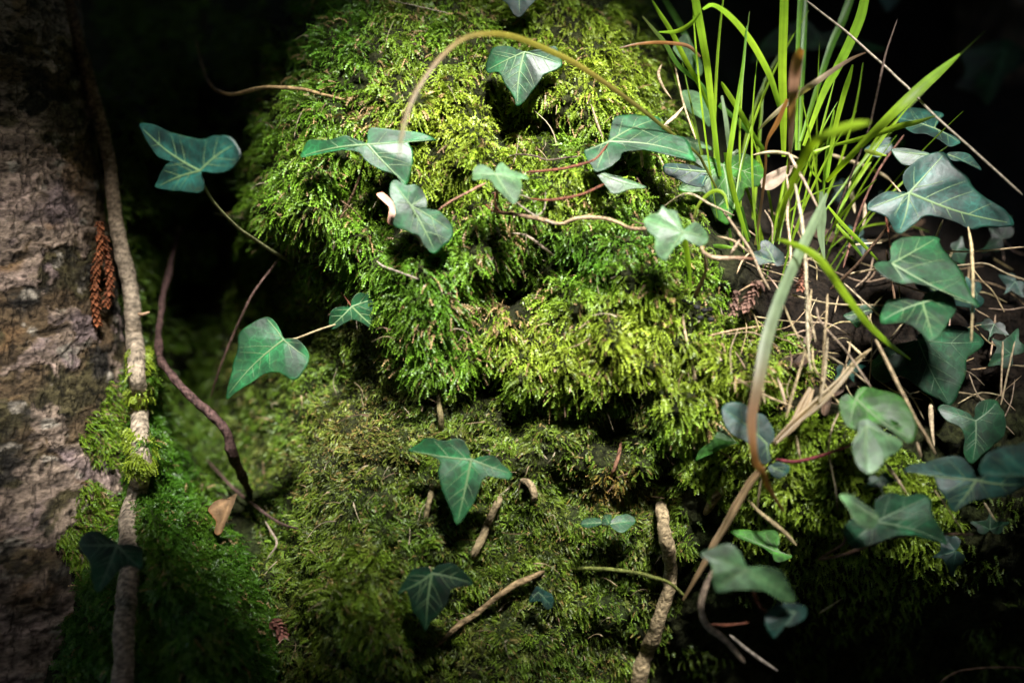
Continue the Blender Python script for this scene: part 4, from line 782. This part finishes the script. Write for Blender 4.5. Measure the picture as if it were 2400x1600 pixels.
# ------------------------------------------------------------------ grass
def blade(parent, cr, pts, wd, cols, depth, twist=.35, name='blade', fold=.25):
    p2 = px(cr, pts); n = int(np.clip(np.linalg.norm(np.diff(p2, axis=0), axis=1).sum()/10, 14, 90))
    w_ = np.interp(np.linspace(0, 1, len(p2)), np.linspace(0, 1, len(wd)), wd)
    dd = np.interp(np.linspace(0, 1, len(p2)), np.linspace(0, 1, np.size(depth)), np.atleast_1d(depth))
    q = catmull(np.column_stack([p2, dd, w_]), n); c = P(q[:, 0], q[:, 1], q[:, 2]); t = nrm(np.gradient(c, axis=0))
    side = nrm(np.cross(t, FW)); nn_ = np.cross(side, t); s = np.linspace(0, 1, n)
    sd = int(abs(p2[0, 0]*5+p2[0, 1])); an = twist*np.sin(s*3+sd)
    hw = (np.maximum(q[:, 3], .8)/CR[cr][2]*K*.5*q[:, 2]/np.maximum(np.cos(an), .5))[:, None]
    sv = side*np.cos(an)[:, None]+nn_*np.sin(an)[:, None]; up = np.cross(sv, t)
    V = np.stack([c-sv*hw, c-sv*hw*.5-up*hw*fold*.6, c-up*hw*fold, c+sv*hw*.5-up*hw*fold*.6, c+sv*hw], 1).reshape(-1, 3)
    cl = np.array(cols); base = np.stack([np.interp(s, np.linspace(0, 1, len(cl)), cl[:, i]) for i in range(3)], 1)
    st = np.array([.92, 1.06, .86, 1.06, .92])[None, :, None]*(1+.3*(noise(s*9, s*0, seed=sd)-.5))[:, None, None]
    C_ = (base[:, None]*st).reshape(-1, 3)
    return link(name, mesh_np(name, rel(parent, V), gridfaces(n, 5), C_), M['grass'], parent)
LIME = (.30, .46, .022); GR1 = (.19, .36, .020); GR2 = (.065, .17, .018); OLI = (.16, .17, .03); ORA = (.38, .17, .05); PNK = (.36, .19, .12); GRG = (.22, .30, .17)
tuft = empty('grass_tuft', tuple(P(1850, 640, 1.06)), 'tall tuft of bright green grass at the upper right of the bank', 'grass')
for cr, pts, wd, cols, dp in [
 ('7', [(272,-60),(268,100),(262,300),(266,520),(268,720)], [40,42,38,34,18], [GR1,LIME,LIME], [1.0,1.04]),
 ('5', [(1072,45),(1120,24),(1200,78),(1290,185),(1372,330),(1410,440),(1430,520)], [10,24,34,32,26,14], [GR1,LIME,GR1], [.98,1.03]),
 ('7', [(346,-40),(336,150),(328,400),(326,690)], [24,22,18,12], [GR2,GR1], [1.06,1.06]), ('7', [(368,-40),(362,150),(352,400),(340,690)], [22,26,22,12], [GR2,GR2,GR1], [1.09,1.07]),
 ('7', [(648,-40),(620,80),(570,200),(510,320),(450,430),(360,670)], [38,44,42,38,30,14], [GR1,GR1,LIME], [1.03,1.05]),
 ('7', [(585,-40),(540,90),(490,200),(430,380),(345,650)], [36,38,34,26,12], [GR2,GR2,GR1], [1.1,1.07]),
 ('7', [(585,298),(565,370),(540,450),(500,610),(466,830)], [8,24,24,20,12], [GR1,LIME,GR1], [1.02,1.05]),
 ('7', [(1078,248),(1000,315),(900,400),(760,530),(640,650),(540,755),(465,835)], [6,34,48,42,32,26,16], [GR1,(.14,.23,.02),LIME,LIME], [.97,.98,1.04]),
 ('7', [(968,532),(880,562),(800,580),(650,630),(495,668)], [5,22,28,24,12], [(.13,.2,.02),LIME,LIME], [.97,1.04]),
 ('7', [(-20,380),(0,410),(70,520),(120,610),(175,690)], [14,26,24,18], [LIME,GR1], [1.02,1.06]),
 ('7', [(-30,480),(60,560),(150,650),(200,720)], [22,20,16,12], [GR2,GR2], [1.06,1.07]),
 ('5', [(1275,120),(1258,300),(1240,420),(1205,640),(1192,760),(1215,880),(1245,990),(1282,1110)], [6,14,18,24,24,22,20,14], [GR2,GR1,LIME,GR1], [1.0,1.0,1.03]),
 ('5', [(1030,-40),(1050,60),(1075,200),(1095,320),(1120,550),(1152,810)], [40,40,36,32,26,14], [GR1,LIME,GR1], [1.0,1.04]),
 ('5', [(838,0),(870,55),(930,150),(1000,290),(1060,400),(1115,530)], [6,18,22,22,18,12], [GR1,LIME,GR1], [1.0,1.05]),
 ('5', [(880,-30),(960,100),(1015,210),(1050,290)], [26,32,28,14], [GR2,GR2], [1.14,1.08]),
 ('5', [(795,75),(850,140),(900,200),(960,300),(1075,405),(1120,560)], [6,20,24,22,16], [(.10,.11,.03),GR2,GR2], [1.02,1.05]),
 ('5', [(870,148),(950,145),(1010,115),(1060,60)], [6,18,20,10], [GR1,LIME,GR1], [1.02,1.0]),
 ('5', [(1160,440),(1180,560),(1200,700),(1235,690)], [10,22,20,14], [GRG,GRG], [1.06,1.06]),
 ('7', [(500,505),(480,620),(460,760),(450,900)], [6,16,16,10], [GR1,GR1], [1.05,1.06]),
 ('7', [(395,700),(430,690),(480,670)], [8,14,6], [LIME,LIME], [1.04,1.04]), ('7', [(380,740),(400,790),(440,835)], [8,12,8], [GR1,LIME], [1.03,1.05]),
 ('7', [(470,945),(540,1030),(620,1110),(700,1195)], [8,18,16,8], [LIME,GR1], [1.02,1.03]), ('7', [(510,1030),(570,1100),(630,1180)], [10,18,8], [LIME,GR2], [1.03,1.03]),
 ('7', [(640,690),(690,705),(740,715)], [14,20,6], [OLI,LIME], [1.05,1.05]),
 ('7', [(0,700),(25,850),(60,980),(85,1090)], [16,20,16,8], [GR1,GR2], [1.02,1.05]),
 ('5', [(1195,1050),(1205,1120),(1240,1260)], [12,14,8], [GR2,GR1], [1.03,1.04]), ('5', [(1250,950),(1270,1030),(1290,1090)], [14,14,8], [GR2,GR2], [1.04,1.05]),
 ('5', [(1110,1128),(1160,1132),(1215,1138)], [12,20,6], [GR2,GR1], [1.02,1.02]), ('5', [(990,1100),(1005,1200),(1020,1340)], [26,24,4], [LIME,GR1], [.97,.985]),
 ('5', [(1030,1000),(1060,930),(1120,878),(1170,890),(1188,960)], [10,14,18,14,6], [OLI,LIME,LIME], [.985,.98]),
 ('7', [(440,880),(445,980),(440,1080),(455,1190)], [14,40,36,10], [GRG,GRG], [1.0,1.01])]:
    blade(tuft, cr, pts, wd, cols, dp)
for i in range(40):
    bx_, by_ = rng.uniform(1660, 1960), rng.uniform(480, 680); le = rng.uniform(200, 620); ang = (bx_-1800)/330+rng.normal(0, .22); cu = rng.normal(0, .25)+ang*.5
    pts = [(bx_+math.sin(ang+cu*t)*le*t, by_-math.cos(ang+cu*t)*le*t) for t in np.linspace(1, 0, 7)]
    q = np.array(pts); d0 = 1.05+rng.uniform(-.03, .05); k_ = rng.uniform(.55, 1)
    blade(tuft, 'F', q*.98, list(rng.uniform(3, 7.5)*np.array([.2, .7, .95, 1, 1, .9, .5])), [tuple(np.array(GR1)*k_), tuple(np.array(LIME)*k_), tuple(np.array(GR1)*k_)], [d0+rng.uniform(-.05, .07), d0], twist=.6)
nb = empty('grass_tuft', tuple(P(1820, 580, .93)), 'blurred lime grass blade bent over close to the lens', 'grass')
blade(nb, '7', [(664,562),(600,572),(540,590),(450,628),(395,668),(350,750),(310,840),(270,950),(232,1110)], [14,36,42,38,40,40,36,28,12], [LIME,LIME,(.20,.31,.02),LIME], [.84,.85,.88,.93])
nb = empty('grass_tuft', tuple(P(1820, 560, .93)), 'bright lime grass blade arching down to the right over the straw', 'grass')
blade(nb, '7', [(236,1098),(330,1128),(420,1180),(480,1250),(520,1310),(640,1470),(740,1568),(850,1650)], [10,26,35,34,34,32,26,8], [LIME,LIME,GR1], [.93,.915,.93,.98])
nb = empty('grass_tuft', tuple(P(1760, 1090, .93)), 'grey-green blade fading to orange at its curved dry lower end', 'grass')
blade(nb, '7', [(466,890),(420,1000),(380,1080),(300,1250),(240,1400),(190,1560),(150,1770),(122,1920),(128,2050),(140,2120),(172,2170),(205,2250),(270,2350)], [14,46,48,54,58,60,54,44,36,34,30,22,8], [GRG,GRG,GRG,(.26,.30,.19),(.34,.20,.12),ORA,(.22,.12,.06)], [.97,.94,.915,.9,.9,.91,.94])
nb = empty('grass_tuft', tuple(P(1680, 430, 1.0)), 'long olive grass blade arching left over the moss and turning brown', 'grass')
blade(nb, '5', [(1135,865),(1080,760),(1040,700),(900,590),(800,510),(650,400),(500,300),(350,225),(200,168),(80,155),(-30,180),(-130,262),(-220,380),(-280,500),(-310,620),(-322,720)], [9,12,12,16,19,22,27,29,29,27,24,22,22,20,17,6], [OLI,OLI,(.14,.12,.03),(.20,.16,.03),(.22,.20,.025),(.24,.20,.03),(.27,.19,.10),(.30,.22,.13),(.26,.21,.12)], [1.02,.99,.95,.90,.865], fold=.35)
nb = empty('grass_tuft', tuple(P(1850, 400, .95)), 'dead pinkish brown blade standing in front of the grass', 'grass')
blade(nb, '7', [(352,225),(335,260),(322,330),(312,430),(305,520),(298,690),(288,800)], [24,46,52,48,38,20,10], [ORA,PNK,PNK,(.3,.2,.15),BRW], [.92,.94,1.0])
nb = empty('grass_tuft', tuple(P(1800, 300, 1.0)), 'curled tan dead blade crossing the tall grass', 'grass')
blade(nb, '7', [(645,242),(580,270),(500,320),(420,375),(340,430),(220,530),(155,595)], [5,14,22,28,28,20,8], [BRW,(.2,.15,.1),STR,STR], [1.0,.98,1.02])
nb = empty('grass_tuft', tuple(P(1800, 300, 1.0)), 'thin orange-brown stem rising at the left of the tall grass', 'grass')
blade(nb, '7', [(285,455),(240,560),(190,655),(185,760),(170,900),(138,1125)], [14,24,12,12,12,12], [ORA,ORA,(.22,.10,.04),BRW,(.2,.17,.05)], [.98,1.0,1.03])
nb = empty('grass_tuft', tuple(P(1600, 130, 1.0)), 'thin reddish dry blade bending left over the bank top', 'grass')
blade(nb, '5', [(690,222),(760,205),(850,196),(940,200),(1010,215),(1060,262)], [4,10,14,16,16,12], [(.2,.1,.05),ORA,PNK], [1.0,1.0,1.02])
# ------------------------------------------------------------------ dry straw
SG = 'dry straws under the grass'
def straw(cr, pts, wd, dp, label='thin dry straw stalk lying in the tangle beneath the grass tuft', colr=STR, group=SG):
    return tube('straw', cr, pts, wd, colr, None, depth=dp, sides=6, label=label, cat='straw', group=group, rough=.06, stain=.3, wob=.2)
straw('7', [(375,5),(470,80),(560,150),(660,240),(760,330),(860,425),(960,530),(1150,700),(1365,895)], [9,12,12,12,10], [1.05,1.0,.97], 'long straight grey-brown stem slanting across the upper right corner', GRY, None)
straw('7', [(790,90),(745,220),(720,320),(685,480),(650,620),(560,850),(468,1090)], [6,10,11,11,9], [1.02,.98,1.0,1.03], 'dark thin upright stem between the grass and the big leaf', DRK, None)
straw('7', [(318,830),(340,950),(356,1050),(368,1200),(372,1320),(380,1560),(390,1700)], [10,15,15,13,10], [.95,.94,.94,.95], 'brightest pale straw hanging straight down below the grass', (.66,.56,.38), None)
straw('8', [(690,-10),(740,90),(780,170),(870,350),(920,430),(965,515)], [14,18,17,14], [.95,.94,.95], 'long tan straw slanting down between the right-hand ivy leaves', (.42,.31,.18), None)
def bundle(label, cr, pts, wd, dp, cols, k=3):
    e_ = empty('straw', tuple(P(*px(cr, pts)[-1], np.atleast_1d(dp)[-1])), label, 'straw'); p_ = np.array(pts, float); t_ = nrm(np.gradient(p_, axis=0)); nn_ = np.stack([-t_[:, 1], t_[:, 0]], 1)
    for i in range(k):
        o_ = (i-(k-1)/2)*np.interp(np.linspace(0, 1, len(p_)), np.linspace(0, 1, len(wd)), wd)/k
        blade(e_, cr, p_+nn_*o_[:, None]+rng.normal(0, 2, p_.shape), list(np.array(wd)/k*rng.uniform(1.0, 1.5)), [tuple(np.array(c_)*rng.uniform(.6, 1.15)) for c_ in cols], list(np.atleast_1d(dp)+rng.uniform(-.004, .004)), twist=.5, name='strand', fold=.6)
bundle('flattened pale straw bundle above the dark red ivy stalk', '8', [(670,30),(600,95),(520,190),(420,285),(320,370),(228,462)], [10,24,34,40,36,20], [.97,.955,.95,.945], [(.50,.38,.24),(.58,.46,.30),(.46,.33,.20)], 4)
bundle('thick flat straw stalk slanting down towards the root', '6', [(1160,570),(1100,640),(1060,700),(1020,770),(980,850),(930,930),(900,990),(830,1110),(785,1185)], [26,36,38,36,34,30,22,12], [.945,.95,.955,.96,.97], [(.36,.24,.13),(.46,.33,.19),(.40,.27,.14)], 3)
bundle('broad tan dry blade base in the straw above the red stalk', '8', [(395,215),(360,300),(320,370),(250,440),(215,480)], [26,44,44,30,14], [.965,.955,.95], [(.50,.36,.22),(.56,.42,.27)], 3)
for cr, pts, wd, dp in [
 ('7', [(290,700),(320,760),(360,830),(425,955)], [10,16,14,8], [.97,.96]), ('7', [(125,712),(200,700),(270,705),(335,728)], [8,16,16,10], [1.0,.98]),
 ('7', [(365,1150),(375,1300),(385,1420),(415,1568)], 10, [.95,.95]), ('7', [(395,1330),(385,1450),(378,1568),(330,1740),(280,1920)], [10,13,13,10], [.96,.95,.95]),
 ('7', [(470,1350),(465,1450),(455,1568),(440,1780),(425,1860)], 13, [.97,.96,.965]), ('7', [(300,1352),(400,1378),(520,1398),(740,1402)], 9, [1.0,.99]),
 ('7', [(560,1260),(700,1240),(860,1270)], 12, [1.04,1.04]), ('7', [(960,1150),(1130,1155),(1372,1135)], 9, [1.02,1.0]), ('7', [(1115,1040),(1132,1150),(1137,1350),(1130,1568)], [8,16,14,10], [.98,.95,.95]),
 ('7', [(1050,1222),(1120,1215),(1200,1212),(1300,1260),(1390,1290)], 9, [1.0,.98]), ('7', [(1130,1225),(1180,1290),(1230,1340),(1282,1432)], 7, [1.0,1.0]),
 ('7', [(545,1300),(620,1370),(740,1480)], 8, [.99,.98]), ('7', [(270,1400),(300,1480),(360,1600),(400,1700)], 11, [.98,.96]), ('7', [(420,1410),(440,1480),(560,1620),(670,1780)], 10, [.97,.95]),
 ('8', [(385,-20),(360,70),(330,170),(300,270),(280,345)], [12,14,16,10], [.96,.95]), ('8', [(470,-20),(462,90),(450,200),(432,280)], [12,14,12], [.95,.945]),
 ('8', [(400,20),(410,120),(480,230),(560,330)], 9, [.96,.96]), ('8', [(430,40),(560,120),(660,200)], 9, [.97,.97]), ('8', [(240,165),(265,240),(280,310)], [12,16,10], [.965,.96]), ('8', [(170,170),(172,230),(182,285)], [16,16,10], [.965,.96]),
 ('8', [(325,430),(335,490),(345,545)], [12,14,10], [.96,.965]), ('8', [(525,320),(490,400),(475,490),(490,590),(510,700),(515,780)], [9,11,10,5], [.965,.955,.965]),
 ('8', [(575,0),(560,80),(520,190)], 8, [.97,.96]), ('8', [(560,0),(640,75)], [10,14], [.98,.97]), ('7', [(750,820),(810,890),(900,1010)], [8,10], [1.03,1.0]),
 ('7', [(480,710),(600,750),(700,790),(760,830)], [16,20,14], [1.1,1.09]), ('7', [(1000,1010),(980,1060),(960,1110)], 12, [1.02,1.02]), ('7', [(560,1130),(640,1120),(720,1115)], 10, [1.05,1.05]),
 ('8', [(1275,0),(1270,120),(1265,250)], 10, [1.0,1.0]), ('8', [(1330,0),(1300,130),(1265,290)], 9, [1.0,1.0]), ('8', [(1120,150),(1170,260),(1330,430)], 7, [1.01,1.0]),
 ('8', [(945,280),(945,330),(950,420),(960,480)], [20,26,18,10], [1.0,.99]), ('8', [(880,460),(890,500),(900,530)], [14,18,12], [.96,.96]), ('8', [(735,555),(780,620),(835,700)], [14,18,8], [.955,.96]),
 ('8', [(165,620),(155,690),(148,770)], [14,12,8], [.955,.965]), ('8', [(1190,740),(1220,790),(1245,825)], [12,10,6], [.97,.97]), ('8', [(960,680),(1030,780),(1090,870)], 5, [.96,.96]),
 ('5', [(1160,960),(1230,1060),(1290,1150),(1340,1260),(1380,1330)], [14,15,12], [.985,.97]), ('5', [(1140,1085),(1220,1110),(1290,1165)], [12,14,10], [.985,.975]), ('5', [(1200,1165),(1225,1130),(1245,1100)], [14,16,10], [.97,.965]),
 ('5', [(940,280),(985,480),(1040,640)], [8,11,9], [1.04,1.03]), ('5', [(895,575),(940,540),(985,490)], [14,18,10], [1.02,1.03]), ('5', [(885,295),(868,340),(890,400),(930,455)], [8,16,14,5], [1.03,1.03]),
 ('5', [(560,480),(585,560),(615,640)], [6,12,8], [1.015,1.0]), ('5', [(985,1420),(985,1490),(1000,1568),(1030,1700),(1070,1850)], [10,14,14,10], [.985,.975,.98]), ('5', [(790,690),(793,740),(795,770)], 14, [1.0,1.0]),
 ('7', [(280,800),(290,900),(285,1000),(300,1150),(290,1250)], [10,14,12,10], [.99,.97]), ('7', [(180,965),(215,1030),(215,1110)], [8,10,8], [1.0,1.0]), ('7', [(570,830),(580,900),(595,980)], [20,26,14], [1.1,1.08]), ('7', [(640,930),(640,1000),(630,1040)], [20,18,10], [1.08,1.06])]:
    straw(cr, pts, wd, dp, colr=tuple(np.array(STR)*rng.uniform(.55, 1.1)*np.array([1, rng.uniform(.9, 1), rng.uniform(.8, 1)])))

for i in range(135):
    x = rng.uniform(1720, 2400); y = rng.uniform(520, 960)
    if y < 500+.1*(x-1700) or (x > 1950 and rng.random() < .3): continue
    an = rng.normal(1.2, .8) if rng.random() < .6 else rng.uniform(-.3, .6); l = rng.uniform(40, 150); cv = rng.uniform(-.35, .35)*l
    dx, dy = math.cos(an)*l/2, math.sin(an)*l/2; q = np.array([(x-dx, y-dy), (x+dy/l*cv, y-dx/l*cv), (x+dx, y+dy)])
    dm = surf(q[:, 0], q[:, 1])-rng.uniform(.006, .03)
    straw('F', q*.98, rng.uniform(1.8, 4.6), list(dm), colr=tuple(np.array(STR)*rng.uniform(.4, 1.)*np.array([1, rng.uniform(.82, 1), rng.uniform(.7, 1)])))
# ------------------------------------------------------------------ dead leaves, cones, catkins
def dead_leaf(label, x, y, d, size, rot, colr, tilt, group=None, curl=.5, asp=.55):
    r_ = np.random.default_rng(int(x*3+y)); asp = asp*.62; n = 14; m = 9; u = np.linspace(-1, 1, n); v = np.linspace(-1, 1, m); U, Vv = np.meshgrid(u, v)
    hw = asp*np.sqrt(np.clip(1-np.abs(U)**2.2, 0.0004, 1))*(1-.25*U); X = U; Y = Vv*hw; Z = curl*(.35*U**2+.9*Y**2)+.08*(noise(U*4+x, Vv*4+y, seed=2)-.5)-.06*np.exp(-(Vv*6)**2)
    ca, sa = math.cos(rot), math.sin(rot); a = nrm(RT*ca+UP*sa); nw = nrm(-FW+tilt[0]*RT+tilt[1]*UP); a = nrm(a-nw*(a@nw)); b = np.cross(nw, a)
    loc = P(x, y, d); s = size*K
    W_ = (X[..., None]*a+Y[..., None]*b+Z[..., None]*nw)*s
    cc = np.array(colr)*(.7+.7*fbm(U*3+x, Vv*3, seed=6))[..., None]*np.where(np.abs(Vv)[..., None] < .2, 1.15, 1)
    o = link('dead_leaf', mesh_np('dead_leaf', W_.reshape(-1, 3), gridfaces(m, n), cc.reshape(-1, 3)), M['dead']); o.location = loc
    sm = o.modifiers.new('thickness', 'SOLIDIFY'); sm.thickness = .0004
    return tag(o, label, 'dead leaf', group)
LEAFC['leaf_tan'] = np.array([.15, .09, .045]); M['leaf_tan'] = material('tan_dead_leaf', None, .7, attr=True, nscale=120, namt=.4, bump=.5, bscale=260, spec=.25)
sprig('curled tan dead leaf lying in the gap beside the mossy trunk foot', [L_('2', [(955,775),(975,745),(1005,725),(1040,722),(1088,697),(1078,735),(1052,800),(1036,832),(1024,870),(1005,892),(984,880),(992,830),(972,800)], (1062,722), [(1000,886),(962,778)], tilt=(.4,.5), fwd=.012, mat='leaf_tan', vein='leaf_tan', cup=.5)], name='dead_leaf', cat='dead leaf')
dead_leaf('grey-brown dead leaf standing behind the grass stems', 1815, 420, 1.05, 55, .6, (.30, .22, .16), (.3, .3), curl=.9)
for i in range(15):
    x = rng.uniform(1720, 2420); y = rng.uniform(440, 980)
    if y < 470+.05*(x-1700) or x < 1830: continue
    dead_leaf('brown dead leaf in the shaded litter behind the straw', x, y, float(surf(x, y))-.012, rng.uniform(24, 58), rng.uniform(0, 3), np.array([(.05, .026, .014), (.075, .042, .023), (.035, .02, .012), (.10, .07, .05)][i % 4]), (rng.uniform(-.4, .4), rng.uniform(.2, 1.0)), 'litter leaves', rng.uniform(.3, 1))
def catkin(label, cr, pts, wd, colr, depth, cat='catkin', name='catkin', nsc=6):
    p2 = px(cr, pts); n = int(np.linalg.norm(np.diff(p2, axis=0), axis=1).sum()/6); dd = np.interp(np.linspace(0, 1, len(p2)), np.linspace(0, 1, np.size(depth)), np.atleast_1d(depth))
    q = catmull(np.column_stack([p2, dd]), n); c = P(q[:, 0], q[:, 1], q[:, 2]); t = nrm(np.gradient(c, axis=0)); a = nrm(np.cross(t, FW+.01)); b = np.cross(t, a); R = wd/CR[cr][2]*K*.5
    vs = []; fs = []; cs = []; r_ = np.random.default_rng(int(p2[0, 0]))
    th = np.linspace(0, 2*math.pi, 8, endpoint=False)
    for i in range(n):
        rr = R*.4*math.sqrt(max(.15, min(1, 6*min(i, n-1-i)/n)))
        for k in th: vs.append(c[i]+rr*(a[i]*math.cos(k)+b[i]*math.sin(k))); cs.append(np.array(colr)*.45)
    fs = [tuple(f) for f in gridfaces(n, 8, True)]
    for i in range(n):
        for k in range(nsc):
            an = i*2.4+k*2*math.pi/nsc; e_ = a[i]*math.cos(an)+b[i]*math.sin(an); s_ = np.cross(t[i], e_); sz = R*.75*r_.uniform(.5, 1.4); o_ = c[i]+e_*R*.3
            b0 = len(vs); vs += [o_-t[i]*sz*.4, o_+s_*sz*.6+e_*sz*.5, o_+e_*sz*r_.uniform(.9, 1.5)+t[i]*sz*.8, o_-s_*sz*.6+e_*sz*.5]
            cs += [np.array(colr)*.5, np.array(colr)*.9, np.array(colr)*r_.uniform(.9, 2.2), np.array(colr)*.7]; fs.append((b0, b0+1, b0+2, b0+3))
    vs = np.array(vs); o = link(name, mesh_np(name, vs-c[-1], np.array(fs), np.array(cs), False), M['dead']); o.location = c[-1]
    return tag(o, label, cat)
def tf(x, y): return (trunk_front(x, y) or 1.05)-.012
catkin('longer rusty orange catkin caught between bark and ivy stem', '1', [(455,1020),(462,1130),(440,1250),(438,1390),(448,1490)], 46, (.24, .075, .025), tf(228, 640)-.008)
catkin('shorter rusty orange catkin beside the longer one on the bark', '1', [(478,1090),(498,1210),(505,1310),(486,1405)], 42, (.23, .07, .025), tf(245, 640)-.012)
catkin('dry reddish catkin hanging in the straw below the grass', '7', [(355,1180),(360,1240),(345,1330)], 40, (.26, .10, .06), .985)
catkin('brown upright cone scale in the soil left of the straw, larger of two', '7', [(155,1300),(125,1350),(85,1420)], 60, (.17, .09, .065), .985, 'seed cone', 'seed_cone', 7)
catkin('brown upright cone scale in the soil left of the straw, smaller of two', '7', [(48,1340),(42,1390),(40,1440)], 40, (.20, .11, .08), .98, 'seed cone', 'seed_cone', 7)
catkin('crumbled pinkish brown catkin scrap at the gap by the trunk moss', '2', [(1250,1290),(1285,1310),(1300,1350)], 60, (.30, .12, .09), float(surf(650, 1468))-.012)
bc = empty('berry_cluster', tuple(P(1650, 730, .98)), 'cluster of tiny black dried berries on the moss below the ivy stem', 'berries')
for i, (x, y) in enumerate([(1010,1390),(1045,1412),(1080,1425),(1105,1420),(1060,1460),(1110,1468),(990,1378)]):
    q = px('5', [(x, y)])[0]; d = float(surf(*q))-.014; uu, vv = np.meshgrid(np.linspace(0, math.pi, 7), np.linspace(0, 2*math.pi, 10, endpoint=False), indexing='ij'); r_ = .0019
    S_ = np.stack([np.sin(uu)*np.cos(vv)*1.3, np.sin(uu)*np.sin(vv), np.cos(uu)*.9], -1)*r_*(1+.2*(noise(uu*2+i, vv*2)-.5))[..., None]
    link('berry', mesh_np('berry', rel(bc, P(q[0], q[1], d)+S_.reshape(-1, 3)), gridfaces(7, 10, True), np.full((70, 3), .012)), M['stem'], bc)
tube('stalk', '5', [(985,1370),(1030,1400),(1060,1420),(1110,1425)], 7, DRK, bc, depth=[.985,.98], n=10)
